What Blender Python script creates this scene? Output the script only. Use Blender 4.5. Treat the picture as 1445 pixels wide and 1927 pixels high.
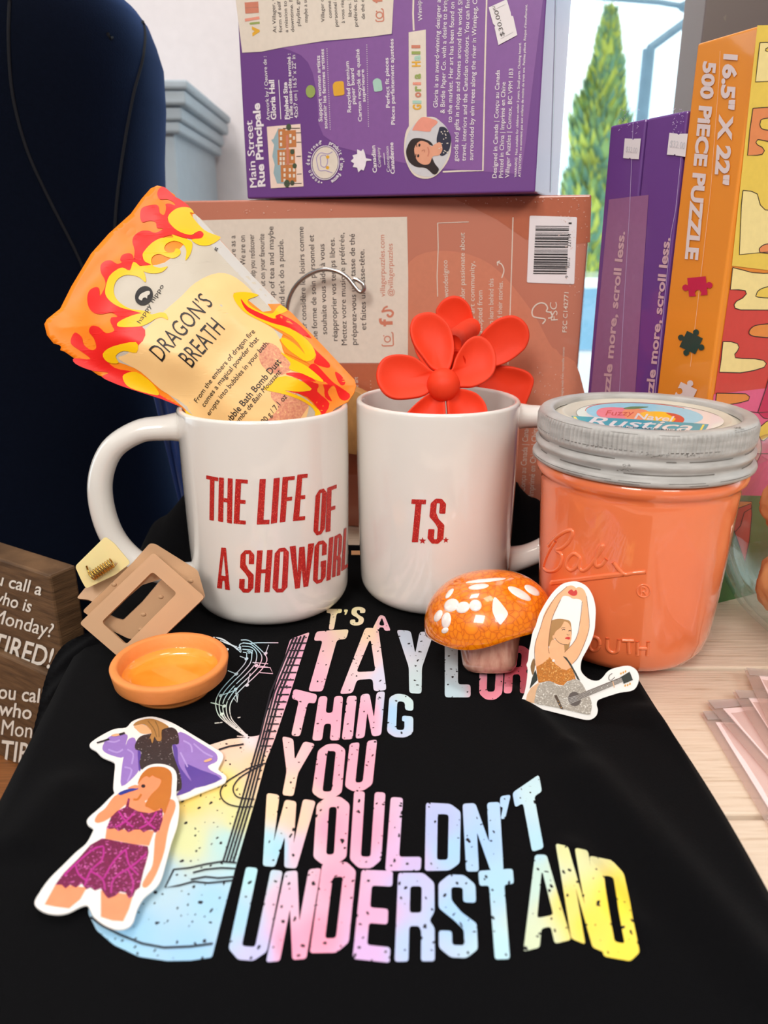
import bpy, bmesh, math, random
from math import sin, cos, pi, radians, sqrt, atan2, exp
from mathutils import Vector, Matrix, geometry, noise
from mathutils.bvhtree import BVHTree

# ------------------------------------------------------------------ camera, world, lights, exposure
for o in list(bpy.data.objects): bpy.data.objects.remove(o)
sc = bpy.context.scene
COL = sc.collection
F, TH, H, CX, CY = 1447.0, radians(19.0), 0.197, 722.5, 963.5
CAM = Vector((0, 0, H))
cam_d = bpy.data.cameras.new('camera'); cam = bpy.data.objects.new('camera', cam_d); COL.objects.link(cam)
cam.location = CAM; cam.rotation_euler = (pi/2 - TH, 0, 0)
cam_d.sensor_width = 36; cam_d.sensor_fit = 'AUTO'; cam_d.lens = F/1927*36
cam_d.clip_start = 0.01; cam_d.clip_end = 200
cam_d.dof.use_dof = True; cam_d.dof.focus_distance = 0.385; cam_d.dof.aperture_fstop = 12.5
sc.camera = cam
sc.view_settings.view_transform = 'Standard'; sc.view_settings.look = 'None'
sc.view_settings.gamma = 1; sc.view_settings.use_curve_mapping = False
sc.view_settings.exposure = 0.22
sc.cycles.use_denoising = True
sc.cycles.caustics_reflective = False; sc.cycles.caustics_refractive = False
sc.cycles.transparent_max_bounces = 24; sc.cycles.max_bounces = 14; sc.cycles.transmission_bounces = 12

w = bpy.data.worlds.new('sky'); sc.world = w; w.use_nodes = True
nt = w.node_tree; nt.nodes.clear()
tc = nt.nodes.new('ShaderNodeTexCoord'); sp = nt.nodes.new('ShaderNodeSeparateXYZ')
mr = nt.nodes.new('ShaderNodeMapRange'); mr.interpolation_type = 'SMOOTHSTEP'
mr.inputs['From Min'].default_value = -0.15; mr.inputs['From Max'].default_value = 0.35
nz = nt.nodes.new('ShaderNodeTexNoise'); nz.inputs['Scale'].default_value = 3.0; nz.inputs['Detail'].default_value = 5
rp = nt.nodes.new('ShaderNodeValToRGB')
rp.color_ramp.elements[0].position = .42; rp.color_ramp.elements[0].color = (.66, .90, 1.0, 1)
rp.color_ramp.elements[1].position = .56; rp.color_ramp.elements[1].color = (1, 1, 1, 1)
mx = nt.nodes.new('ShaderNodeMix'); mx.data_type = 'RGBA'
mx.inputs[6].default_value = (.20, .175, .155, 1)          # dim warm shop interior behind the camera
mul = nt.nodes.new('ShaderNodeVectorMath'); mul.operation = 'SCALE'; mul.inputs['Scale'].default_value = 2.2
bg = nt.nodes.new('ShaderNodeBackground'); wo = nt.nodes.new('ShaderNodeOutputWorld')
L = nt.links.new
L(tc.outputs['Generated'], sp.inputs[0]); L(sp.outputs['Y'], mr.inputs['Value'])
L(tc.outputs['Generated'], nz.inputs['Vector']); L(nz.outputs['Fac'], rp.inputs['Fac'])
L(rp.outputs['Color'], mul.inputs[0]); L(mr.outputs['Result'], mx.inputs[0]); L(mul.outputs[0], mx.inputs[7])
L(mx.outputs[2], bg.inputs['Color']); L(bg.outputs[0], wo.inputs[0]); bg.inputs['Strength'].default_value = 1.0

def area(name, loc, target, size, power, col, sy=None):
    d = bpy.data.lights.new(name, 'AREA'); d.energy = power; d.color = col
    d.shape = 'RECTANGLE'; d.size = size; d.size_y = sy or size
    o = bpy.data.objects.new(name, d); COL.objects.link(o); o.location = loc
    o.rotation_euler = (Vector(target) - Vector(loc)).to_track_quat('-Z', 'Y').to_euler()
    return o
area('unseen_lamp', (-0.50, -0.95, 1.20), (0, .42, .08), 0.55, 15.0, (1, .95, .90))  # unseen lamps standing in for warm indoor light from above
area('unseen_lamp', (0.60, -1.05, 1.25), (0.05, .42, .08), 0.5, 9.5, (1, .96, .91))
area('unseen_lamp', (0.05, 0.30, 1.75), (0, .40, 0), 0.35, 2.6, (1, .90, .76))

area('unseen_lamp', (-0.55, 0.75, 1.85), (-.35, 1.5, .5), 0.4, 9.0, (1, .95, .93))  # added lamp, unseen, brightens the back wall in place of daylight
sd = bpy.data.lights.new('sun', 'SUN'); sd.energy = 3.2; sd.angle = .01; sd.color = (1, .98, .95)
sun = bpy.data.objects.new('sun', sd); COL.objects.link(sun); sun.location = (0, -3, 8); sun.rotation_euler = (radians(33), 0, radians(12))

# ------------------------------------------------------------------ projection of photo points on real surfaces
def ray(u, v):
    a = (u - CX)/F; b = -(v - CY)/F
    return Vector((a, cos(TH) + b*sin(TH), -sin(TH) + b*cos(TH)))
def at_y(u, v, y): d = ray(u, v); return CAM + d*(y/d.y)
def at_z(u, v, z): d = ray(u, v); return CAM + d*((z - H)/d.z)
def plane_surf(p0, n):
    n = Vector(n).normalized(); p0 = Vector(p0)
    if n.dot(CAM - p0) < 0: n = -n
    def S(u, v, off=0.0):
        d = ray(u, v); t = (p0 - CAM).dot(n)/d.dot(n); return CAM + d*t + n*off
    S.n = n
    return S
def bvh_surf(mb, guess):
    tree = BVHTree.FromPolygons([tuple(v) for v in mb.v], [f for f, m in mb.f])
    def S(u, v, off=0.0):
        d = ray(u, v).normalized()
        loc, nn, i, dist = tree.ray_cast(CAM, d)
        if loc is None:
            loc, nn, i, dist = tree.find_nearest(CAM + d*guess)
        if nn.dot(d) > 0: nn = -nn
        return loc + nn*off
    return S
def cr(x0, y0, s, pts): return [(x0 + p[0]/s, y0 + p[1]/s) for p in pts]

# ------------------------------------------------------------------ mesh builder
class MB:
    def __init__(self): self.v = []; self.f = []; self.c = None
    def add(self, vs, fs, m=0):
        b = len(self.v); self.v += [Vector(p) for p in vs]; self.f += [([i + b for i in f], m) for f in fs]
        return self
    def obj(self, name, mats, parent=None, smooth=False, loc=None, color=None):
        me = bpy.data.meshes.new(name)
        off = Vector(parent.location) if parent else Vector(loc or (0, 0, 0))
        me.from_pydata([tuple(p - off) for p in self.v], [], [f for f, m in self.f])
        if not isinstance(mats, (list, tuple)): mats = [mats]
        for m in mats: me.materials.append(m)
        for p, (f, m) in zip(me.polygons, self.f): p.material_index = m; p.use_smooth = smooth
        if color is not None:
            at = me.color_attributes.new('Col', 'FLOAT_COLOR', 'POINT')
            for i, c in enumerate(color): at.data[i].color = (c[0], c[1], c[2], 1)
        me.validate()
        o = bpy.data.objects.new(name, me); COL.objects.link(o)
        if parent:
            if parent.parent: pass
            o.parent = parent
        else: o.location = off
        return o
def sub(mb, name, mats, root, part, smooth=False):
    """a sub-part: thing > part > sub-part (the part sits at its thing's origin)"""
    o = mb.obj(name, mats, root, smooth); o.parent = part; return o
def thing(name, label, cat, loc=(0, 0, 0), group=None):
    o = bpy.data.objects.new(name, None); COL.objects.link(o); o.location = loc
    o.empty_display_size = .01
    return tag(o, label, cat, group)
def tag(o, label, cat, group=None):
    o['label'] = label; o['category'] = cat
    if group: o['group'] = group
    return o
def struct(o): o['kind'] = 'structure'; return o

def recalc(o):
    bm = bmesh.new(); bm.from_mesh(o.data); bmesh.ops.recalc_face_normals(bm, faces=bm.faces); bm.to_mesh(o.data); bm.free()
    return o
def bevel(o, wd, seg=2, ang=40):
    m = o.modifiers.new('b', 'BEVEL'); m.width = wd; m.segments = seg; m.limit_method = 'ANGLE'; m.angle_limit = radians(ang)
    return o
def box_mb(mb, cs, z0, z1, m=0):
    """cs: four (x, y) corners, counter-clockwise seen from above"""
    vs = [(x, y, z0) for x, y in cs] + [(x, y, z1) for x, y in cs]
    return mb.add(vs, [(3, 2, 1, 0), (4, 5, 6, 7), (0, 1, 5, 4), (1, 2, 6, 5), (2, 3, 7, 6), (3, 0, 4, 7)], m)
def bx(mb, a, b, m=0):
    return box_mb(mb, [(a[0], a[1]), (b[0], a[1]), (b[0], b[1]), (a[0], b[1])], a[2], b[2], m)
def lathe(mb, prof, c, seg=96, m=0, fn=None, a0=0.0):
    vs, fs = [], []
    n = len(prof)
    for j in range(seg):
        a = a0 + 2*pi*j/seg
        for i, (r, z) in enumerate(prof):
            rr, zz = (r, z) if fn is None else fn(r, z, a, i)
            vs.append((c[0] + rr*cos(a), c[1] + rr*sin(a), c[2] + zz))
    for j in range(seg):
        k = (j + 1) % seg
        for i in range(n - 1):
            fs.append((j*n + i, k*n + i, k*n + i + 1, j*n + i + 1))
    return mb.add(vs, fs, m)
def catmull(pts, n=6, closed=False):
    out = []; N = len(pts); P = [Vector(p) for p in pts]
    rng = range(N) if closed else range(N - 1)
    for i in rng:
        if closed: p0, p1, p2, p3 = P[(i-1) % N], P[i], P[(i+1) % N], P[(i+2) % N]
        else: p0, p1, p2, p3 = P[max(i-1, 0)], P[i], P[i+1], P[min(i+2, N-1)]
        for k in range(n):
            t = k/n
            out.append(.5*((2*p1) + (p2-p0)*t + (2*p0-5*p1+4*p2-p3)*t*t + (3*p1-p0-3*p2+p3)*t**3))
    if not closed: out.append(P[-1])
    return out
def sm(pts, n=4): return [(p[0], p[1]) for p in catmull([(a, b) for a, b in pts], n, True)]
def tube(mb, pts, rad, seg=10, m=0, closed=False, flat=None):
    """swept tube; rad: number or list; flat: (normal vector, ratio) squashes the section along that vector"""
    P = [Vector(p) for p in pts]; N = len(P)
    R = rad if isinstance(rad, (list, tuple)) else [rad]*N
    vs, fs = [], []
    up = None
    for i in range(N):
        if closed: t = P[(i+1) % N] - P[i-1]
        else: t = P[min(i+1, N-1)] - P[max(i-1, 0)]
        t.normalize()
        if up is None:
            up = t.orthogonal().normalized() if flat is None else Vector(flat[0])
        up = (up - t*up.dot(t)); up.normalize()
        if flat is not None:
            up = Vector(flat[0]); up = (up - t*up.dot(t)).normalized()
        bi = t.cross(up)
        k = flat[1] if flat else 1.0
        for j in range(seg):
            a = 2*pi*j/seg
            vs.append(P[i] + up*(R[i]*k*cos(a)) + bi*(R[i]*sin(a)))
    M = N if closed else N - 1
    for i in range(M):
        i2 = (i+1) % N
        for j in range(seg):
            k = (j+1) % seg
            fs.append((i*seg+j, i2*seg+j, i2*seg+k, i*seg+k))
    if not closed:
        fs.append(tuple(range(seg))[::-1]); fs.append(tuple((N-1)*seg + j for j in range(seg)))
    return mb.add(vs, fs, m)
def ball(mb, c, r, sx=1, sy=1, sz=1, nu=24, nv=14, m=0, fn=None):
    vs = [(0, 0, -1)]; fs = []
    for i in range(1, nv):
        p = -pi/2 + pi*i/nv
        for j in range(nu):
            a = 2*pi*j/nu; vs.append((cos(p)*cos(a), cos(p)*sin(a), sin(p)))
    vs.append((0, 0, 1)); T = len(vs) - 1
    for j in range(nu):
        k = (j+1) % nu
        fs.append((0, 1+k, 1+j)); fs.append((T, T-nu+j, T-nu+k))
        for i in range(nv-2): fs.append((1+i*nu+j, 1+i*nu+k, 1+(i+1)*nu+k, 1+(i+1)*nu+j))
    out = []
    for v in vs:
        v = Vector(v); q = fn(v) if fn else v
        out.append(Vector(c) + Vector((q.x*r*sx, q.y*r*sy, q.z*r*sz)))
    return mb.add(out, fs, m)

# ------------------------------------------------------------------ flat artwork: loops in photo pixels laid on a surface
def round_poly(pts, r, k=3):
    out = []; N = len(pts)
    for i in range(N):
        p = Vector(pts[i]); a = Vector(pts[i-1]) - p; b = Vector(pts[(i+1) % N]) - p
        la, lb = a.length, b.length
        if la < 1e-6 or lb < 1e-6: continue
        d = min(r, .45*la, .45*lb); p1 = p + a*(d/la); p2 = p + b*(d/lb)
        for j in range(k+1):
            t = j/k; q = p1*(1-t)**2 + p*2*t*(1-t) + p2*t*t; out.append((q.x, q.y))
    return out
def tess(loops):
    flat = [p for l in loops for p in l]
    tr = geometry.tessellate_polygon([[Vector((p[0], p[1], 0)) for p in l] for l in loops])
    return flat, [tuple(t) for t in tr]
def refine(vs, fs, L):
    bm = bmesh.new(); bv = [bm.verts.new((p[0], p[1], 0)) for p in vs]
    for f in fs:
        try: bm.faces.new([bv[i] for i in f])
        except ValueError: pass
    bmesh.ops.triangulate(bm, faces=bm.faces[:])
    for _ in range(7):
        es = [e for e in bm.edges if e.calc_length() > L]
        if not es: break
        bmesh.ops.subdivide_edges(bm, edges=es, cuts=1)
        bmesh.ops.triangulate(bm, faces=bm.faces[:])
    bm.verts.index_update()
    V = [(v.co.x, v.co.y) for v in bm.verts]; Fs = [tuple(v.index for v in f.verts) for f in bm.faces]
    bm.free(); return V, Fs
class Art(MB):
    """ink laid on a surface: everything is given in photo pixels and carried to the surface it is printed on"""
    def __init__(self, surf, off=.0001, fine=None): super().__init__(); self.S = surf; self.off = off; self.fine = fine; self.px = []; self.k = 0
    def raw(self, vs, fs, m=0, off=None):
        if self.fine: vs, fs = refine(vs, fs, self.fine)
        self.k += 1; o = (self.off if off is None else off) + self.k*1.5e-6
        self.px += list(vs); self.add([self.S(p[0], p[1], o) for p in vs], fs, m)
    def poly(self, loop, m=0, off=None, holes=()):
        v, f = tess([loop] + list(holes)); self.raw(v, f, m, off)
    def ellipse(self, c, rx, ry, rot=0, m=0, off=None, n=24):
        self.poly(ell(c, rx, ry, rot, n), m, off)
    def stroke(self, pts, wd, m=0, off=None, smooth=0):
        if smooth: pts = [(p[0], p[1]) for p in catmull([(a, b) for a, b in pts], smooth)]
        P = [Vector(p) for p in pts]; vs = []; fs = []
        for i in range(len(P)):
            t = (P[min(i+1, len(P)-1)] - P[max(i-1, 0)]); 
            if t.length < 1e-6: t = Vector((1, 0))
            t.normalize(); n = Vector((-t.y, t.x))*(wd/2)
            vs += [tuple(P[i]+n), tuple(P[i]-n)]
        for i in range(len(P)-1): fs.append((2*i, 2*i+1, 2*i+3, 2*i+2))
        self.raw(vs, fs, m, off)
    def text(self, s, p0, p1, h, m=0, off=None, bold=0.0, shear=0.0):
        if bold > 0 and 'M' in s:          # heavier weight by overprinting
            d = (Vector(p1)-Vector(p0)).normalized()*(bold*h*.9)
            for k in (-1, 0, 1): self.text(s, Vector(p0)+d*k, Vector(p1)+d*k, h, m, off, 0.0, shear)
            return
        vs, fs = glyphs(s, bold, shear)
        x0 = min(v[0] for v in vs); x1 = max(v[0] for v in vs)
        p0 = Vector(p0); p1 = Vector(p1); ax = (p1-p0); ln = ax.length; ax.normalize(); up = Vector((ax.y, -ax.x))
        k = ln/(x1-x0)
        q = [p0 + ax*((v[0]-x0)*k) + up*(v[1]/CAP*h) for v in vs]
        self.raw([(a.x, a.y) for a in q], fs, m, off)
    def glyph(self, ch, quad, s=.34, b=.1, r=2.0, m=0, off=None):
        loops = []
        for lp in glyph(ch, s, b):
            q = []
            for x, y in lp:
                t = Vector(quad[0])*(1-x) + Vector(quad[1])*x; u = Vector(quad[3])*(1-x) + Vector(quad[2])*x
                c = t*(1-y) + u*y; q.append((c.x, c.y))
            loops.append(round_poly(q, r))
        self.poly(loops[0], m, off, loops[1:])
def ell(c, rx, ry, rot=0, n=24):
    return [(c[0] + rx*cos(2*pi*i/n)*cos(rot) - ry*sin(2*pi*i/n)*sin(rot), c[1] + rx*cos(2*pi*i/n)*sin(rot) + ry*sin(2*pi*i/n)*cos(rot)) for i in range(n)]
_gc = {}
CAP = .682
def glyphs(s, bold=0.0, shear=0.0):
    key = (s, bold, shear)
    if key not in _gc:
        cu = bpy.data.curves.new('tmp', 'FONT'); cu.body = s; cu.size = 1; cu.offset = bold; cu.shear = shear; cu.resolution_u = 3
        ob = bpy.data.objects.new('tmp', cu); me = ob.to_mesh()
        _gc[key] = ([(v.co.x, v.co.y) for v in me.vertices], [tuple(p.vertices) for p in me.polygons])
        ob.to_mesh_clear(); bpy.data.objects.remove(ob); bpy.data.curves.remove(cu)
    return _gc[key]
def glyph(ch, s, b):
    c, cy = .30, .11
    if ch == 'T': return [[(0,0),(1,0),(1,b),(.5+s/2,b),(.5+s/2,1),(.5-s/2,1),(.5-s/2,b),(0,b)]]
    if ch == 'H': return [[(0,0),(s,0),(s,.5-b/2),(1-s,.5-b/2),(1-s,0),(1,0),(1,1),(1-s,1),(1-s,.5+b/2),(s,.5+b/2),(s,1),(0,1)]]
    if ch == 'E': return [[(0,0),(1,0),(1,b),(s,b),(s,.5-b/2),(.9,.5-b/2),(.9,.5+b/2),(s,.5+b/2),(s,1-b),(1,1-b),(1,1),(0,1)]]
    if ch == 'F': return [[(0,0),(1,0),(1,b),(s,b),(s,.5-b/2),(.9,.5-b/2),(.9,.5+b/2),(s,.5+b/2),(s,1),(0,1)]]
    if ch == 'L': return [[(0,0),(s,0),(s,1-b),(1,1-b),(1,1),(0,1)]]
    if ch == 'I': return [[(0,0),(1,0),(1,1),(0,1)]]
    if ch == 'O': return [[(c,0),(1-c,0),(1,cy),(1,1-cy),(1-c,1),(c,1),(0,1-cy),(0,cy)], [(s,b),(1-s,b),(1-s,1-b),(s,1-b)]]
    if ch == 'U': return [[(0,0),(s,0),(s,1-b),(1-s,1-b),(1-s,0),(1,0),(1,1-cy),(1-c,1),(c,1),(0,1-cy)]]
    if ch == 'N': return [[(0,0),(s,0),(1-s,.58),(1-s,0),(1,0),(1,1),(1-s,1),(s,.42),(s,1),(0,1)]]
    if ch == 'D': return [[(0,0),(1-c,0),(1,cy),(1,1-cy),(1-c,1),(0,1)], [(s,b),(1-s,b),(1-s,1-b),(s,1-b)]]
    if ch == 'G': return [[(1,.36),(1-s,.36),(1-s,b),(s,b),(s,1-b),(1-s,1-b),(1-s,.62),(.56,.62),(.56,.49),(1,.49),(1,1-cy),(1-c,1),(c,1),(0,1-cy),(0,cy),(c,0),(1-c,0),(1,cy)]]
    if ch == 'S': return [[(1,.33),(1-s,.33),(1-s,b),(s,b),(s,.31),(.6,.45),(1,.58),(1,1-cy),(1-c,1),(c,1),(0,1-cy),(0,.68),(s,.68),(s,1-b),(1-s,1-b),(1-s,.66),(.4,.55),(0,.41),(0,cy),(c,0),(1-c,0),(1,cy)]]
    if ch == 'R': return [[(0,0),(1-c,0),(1,cy),(1,.44),(.86,.54),(1,.62),(1,1),(1-s,1),(1-s,.66),(1-s-.06,.6),(s,.6),(s,1),(0,1)], [(s,b),(1-s,b),(1-s,.6-b),(s,.6-b)]]
    if ch == 'A':
        return [[(.5-s*.62,0),(.5+s*.62,0),(1,1),(1-s,1),(1-s-.05,.80),(s+.05,.80),(s,1),(0,1)], [(.5-.02,.20),(.5+.02,.20),(.5+.30*(1-s),.68),(.5-.30*(1-s),.68)]]
    if ch == 'Y': return [[(0,0),(s,0),(.5,.36),(1-s,0),(1,0),(.5+s/2,.58),(.5+s/2,1),(.5-s/2,1),(.5-s/2,.58)]]
    if ch == 'W':
        k = s*.62
        return [[(0,0),(k,0),(.29,.66),(.5-k*.45,.05),(.5+k*.45,.05),(.71,.66),(1-k,0),(1,0),(.86,1),(.60,1),(.5,.56),(.40,1),(.14,1)]]
    if ch == "'": return [[(0,0),(1,0),(.55,1),(.1,1),(.3,.5),(0,.45)]]
    if ch == '*': return [[(.5+.5*(1 if i % 2 == 0 else .42)*sin(pi*i/5), .5-.5*(1 if i % 2 == 0 else .42)*cos(pi*i/5)) for i in range(10)]]

# ------------------------------------------------------------------ materials (all procedural)
def lin(c):
    return tuple((x/255/12.92 if x/255 <= .04045 else ((x/255+.055)/1.055)**2.4) for x in c)
def node_mat(name):
    m = bpy.data.materials.new(name); m.use_nodes = True
    return m, m.node_tree, m.node_tree.nodes['Principled BSDF']
def M(name, rgb, rough=.5, var=.06, scale=60, bump=0, bscale=200, metal=0, coat=0, spec=.5, sheen=0, trans=0, ior=1.45, sss=0, alpha=1, rgb2=None, stretch=None, detail=4, croug=.05):
    m, t, p = node_mat(name); n = t.nodes.new; l = t.links.new
    co = n('ShaderNodeTexCoord'); mp = n('ShaderNodeMapping'); l(co.outputs['Object'], mp.inputs[0])
    if stretch: mp.inputs['Scale'].default_value = stretch
    nz = n('ShaderNodeTexNoise'); nz.inputs['Scale'].default_value = scale; nz.inputs['Detail'].default_value = detail
    l(mp.outputs[0], nz.inputs['Vector'])
    r = n('ShaderNodeValToRGB'); c = lin(rgb); c2 = lin(rgb2) if rgb2 else tuple(min(1, x*(1+var)) for x in c)
    c1 = c if rgb2 else tuple(x*(1-var) for x in c)
    r.color_ramp.elements[0].position = .3; r.color_ramp.elements[1].position = .7
    r.color_ramp.elements[0].color = (*c1, 1); r.color_ramp.elements[1].color = (*c2, 1)
    l(nz.outputs['Fac'], r.inputs['Fac']); l(r.outputs['Color'], p.inputs['Base Color'])
    p.inputs['Roughness'].default_value = rough; p.inputs['Metallic'].default_value = metal
    p.inputs['Coat Weight'].default_value = coat; p.inputs['Coat Roughness'].default_value = croug
    p.inputs['Specular IOR Level'].default_value = spec; p.inputs['IOR'].default_value = ior
    p.inputs['Sheen Weight'].default_value = sheen; p.inputs['Transmission Weight'].default_value = trans
    p.inputs['Alpha'].default_value = alpha
    if sss: p.inputs['Subsurface Weight'].default_value = sss; p.inputs['Subsurface Radius'].default_value = (.01, .004, .002)
    if bump:
        b = n('ShaderNodeBump'); b.inputs['Strength'].default_value = bump; b.inputs['Distance'].default_value = .001
        n2 = n('ShaderNodeTexNoise'); n2.inputs['Scale'].default_value = bscale; n2.inputs['Detail'].default_value = 3
        l(mp.outputs[0], n2.inputs['Vector']); l(n2.outputs['Fac'], b.inputs['Height'])
        l(b.outputs['Normal'], p.inputs['Coat Normal' if coat > .3 else 'Normal'])
    return m
def ink(name, rgb, rough=.4, coat=.3): return M(name, rgb, rough, var=.03, scale=300, coat=coat)
def glitter(name, rgb, rgb2, scale=1500, thr=.86):
    m, t, p = node_mat(name); n = t.nodes.new; l = t.links.new
    co = n('ShaderNodeTexCoord'); v = n('ShaderNodeTexVoronoi'); v.inputs['Scale'].default_value = scale
    l(co.outputs['Object'], v.inputs['Vector']); s = n('ShaderNodeSeparateColor'); l(v.outputs['Color'], s.inputs[0])
    r = n('ShaderNodeValToRGB'); r.color_ramp.interpolation = 'LINEAR'
    r.color_ramp.elements[0].color = (*[x*.75 for x in lin(rgb)], 1); r.color_ramp.elements[1].color = (*lin(rgb2), 1)
    e = r.color_ramp.elements.new(.6); e.color = (*lin(rgb), 1); r.color_ramp.elements[-1].position = 1
    e2 = r.color_ramp.elements.new(thr); e2.color = (*[x*1.15 for x in lin(rgb)], 1)
    l(s.outputs[0], r.inputs['Fac']); l(r.outputs['Color'], p.inputs['Base Color']); p.inputs['Roughness'].default_value = .4
    return m
def clear(name, tint=(255, 255, 255), gloss=.12, rough=.08, haze=0.0):
    """thin clear plastic or a window pane: lets light through, with a sheen"""
    m, t, p = node_mat(name); n = t.nodes.new; l = t.links.new; t.nodes.remove(p)
    out = t.nodes['Material Output']; tr = n('ShaderNodeBsdfTransparent'); tr.inputs[0].default_value = (*lin(tint), 1)
    g = n('ShaderNodeBsdfGlossy'); g.inputs['Roughness'].default_value = rough
    d = n('ShaderNodeBsdfDiffuse'); d.inputs[0].default_value = (.9, .86, .84, 1)
    co = n('ShaderNodeTexCoord'); z = n('ShaderNodeTexNoise'); z.inputs['Scale'].default_value = 40
    l(co.outputs['Object'], z.inputs['Vector']); b = n('ShaderNodeBump'); b.inputs['Strength'].default_value = .25; b.inputs['Distance'].default_value = .002
    l(z.outputs['Fac'], b.inputs['Height']); l(b.outputs['Normal'], g.inputs['Normal'])
    lw = n('ShaderNodeLayerWeight'); lw.inputs['Blend'].default_value = .5; f = n('ShaderNodeMath'); f.operation = 'POWER'; f.inputs[1].default_value = 5.0; l(lw.outputs['Facing'], f.inputs[0])
    a = n('ShaderNodeMath'); a.operation = 'MULTIPLY_ADD'; a.inputs[1].default_value = .5; a.inputs[2].default_value = gloss; a.use_clamp = True
    l(f.outputs[0], a.inputs[0]); mx = n('ShaderNodeMixShader'); l(a.outputs[0], mx.inputs[0]); l(tr.outputs[0], mx.inputs[1]); l(g.outputs[0], mx.inputs[2])
    m2 = n('ShaderNodeMixShader'); m2.inputs[0].default_value = haze; l(mx.outputs[0], m2.inputs[1]); l(d.outputs[0], m2.inputs[2])
    l(m2.outputs[0], out.inputs[0]); return m
# ------------------------------------------------------------------ the setting
WHITE_WALL = M('painted wall', (238, 232, 234), .6, .02)
FLOORM = M('floor boards', (120, 100, 84), .5, .15, 8, stretch=(1, 8, 1))
mb = MB(); bx(mb, (-2.2, -1.2, -.84), (2.4, 1.52, -.80)); struct(mb.obj('floor', FLOORM))
WY = 1.50
mb = MB()
bx(mb, (-2.2, WY, -.80), (.02, WY+.14, 2.0)); bx(mb, (.02, WY, -.80), (2.4, WY+.14, -.76)); bx(mb, (2.0, WY, -.76), (2.4, WY+.14, 2.0))
struct(mb.obj('wall_back', WHITE_WALL))
FRAME = M('white window frame', (232, 236, 240), .4, .02)
mb = MB(); bx(mb, (-3.2, -4.0, 2.0), (3.6, WY+.14, 2.1)); struct(mb.obj('ceiling', M('white ceiling', (226, 220, 214), .8, .02)))
wroot = thing('window_1', 'tall shop window behind the puzzle boxes', 'window', (1.0, WY, -.76)); struct(wroot)
mb = MB()
for a, b in (((.02, WY+.03, -.76), (.09, WY+.10, 2.0)), ((1.93, WY+.03, -.76), (2.0, WY+.10, 2.0)), ((.09, WY+.03, -.76), (1.93, WY+.10, -.70)), ((.09, WY+.03, 1.93), (1.93, WY+.10, 2.0))): bx(mb, a, b)
mb.obj('window_frame', FRAME, wroot)
mb = MB(); bx(mb, (.09, WY+.06, -.70), (1.93, WY+.066, 1.93)); mb.obj('window_pane', clear('window glass', (250, 254, 255), .05, .02), wroot)
PIL = WHITE_WALL

# outside the window
ASPH = M('pale sunlit paving', (226, 234, 240), .8, .1, 3)
mb = MB(); bx(mb, (-30, 1.75, -1.3), (40, 60, -1.2)); struct(mb.obj('ground', ASPH))
def conifer(x, y, h, r, zb, label):
    t = thing('conifer_tree', label, 'tree', (x, y, zb))
    mb = MB(); tube(mb, [(x, y, zb), (x+.02, y, zb+h*.5), (x, y, zb+h*.9)], [.09, .06, .01], 10); mb.obj('trunk', M('bark', (96, 74, 58), .9, .2, 20), t)
    rnd = random.Random(5); mb = MB()
    for i in range(7500):
        k = rnd.random()**.8; z = zb + .15 + k*(h-.15); a = rnd.random()*2*pi
        rr = r*min(1, (1-k)*2.9 + .05)*(.72 + .38*rnd.random())*(1 + .16*sin(3*a+k*14) + .14*sin(k*31+a))
        c = Vector((x+rr*cos(a), y+rr*sin(a), z)); up = Vector((cos(a)*.45, sin(a)*.45, 1)).normalized()*(.07+.09*rnd.random())
        sd = Vector((-sin(a), cos(a), rnd.uniform(-.4, .4)))*(.022+.03*rnd.random())
        mb.add([c-sd, c+sd*.2-up*.2, c+sd, c+up], [(0, 1, 2, 3)], rnd.randrange(3))
    mb.obj('foliage', [M('leaf light', (214, 224, 96), .6, .1, 6), M('leaf mid', (160, 196, 118), .6, .15, 6), M('leaf deep', (118, 168, 136), .6, .15, 6)], t)
p = at_y(1148, 35, 7.5); b = at_y(1148, 640, 7.5)
conifer(p.x, 7.5, p.z+1.2, .25, -1.2, 'tall narrow green conifer standing outside the window')
# street pole with brace and lamp arm
PM = M('weathered blue grey metal', (118, 150, 170), .5, .1, 10)
t = thing('utility_pole', 'blue grey pole with a slanting arm outside, right of the conifer', 'pole', (at_y(1221, 300, 6).x, 6, -1.2))
mb = MB(); a = at_y(1221, 92, 6); tube(mb, [(a.x, 6, -1.2), a], .045, 10); mb.obj('post', PM, t)
mb = MB(); tube(mb, [a, at_y(1330, 12, 6)], .03, 8); mb.obj('slanting_arm', PM, t)
mb = MB(); tube(mb, [at_y(1120, -6, 6), at_y(1240, 4, 6), at_y(1300, 14, 6), at_y(1330, 12, 6)], .02, 8); mb.obj('cable', PM, t)
mb = MB(); q = at_y(1297, 12, 6); ball(mb, q, .05, 1.6, 1, .8); mb.obj('lamp_head', PM, t)
# parked car, seen in the gap between the boxes
cy = 5.0; c0 = at_y(1120, 600, cy)
t = thing('car', 'pale parked car seen in the gap left of the purple boxes', 'car', (c0.x+.2, cy, -1.2))
def prism(prof, y0, y1, mb, m=0):
    n = len(prof); vs = [(x, y0, z) for x, z in prof] + [(x, y1, z) for x, z in prof]
    return mb.add(vs, [tuple(range(n))[::-1], tuple(range(n, 2*n))] + [(i, (i+1) % n, n+(i+1) % n, n+i) for i in range(n)], m)
X = c0.x + .2
prof = [(X-1.9, -1.0), (X+1.9, -1.0), (X+1.95, -.6), (X+1.7, -.42), (X+1.0, -.36), (X+.55, .02), (X-.9, .05), (X-1.45, -.35), (X-1.9, -.42), (X-1.97, -.7)]
mb = prism(prof, cy-.75, cy+.75, MB()); bevel(recalc(mb.obj('body', M('silver car paint', (240, 246, 250), .3, .03, coat=.8), t)), .06, 3)
mb = MB()
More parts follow.
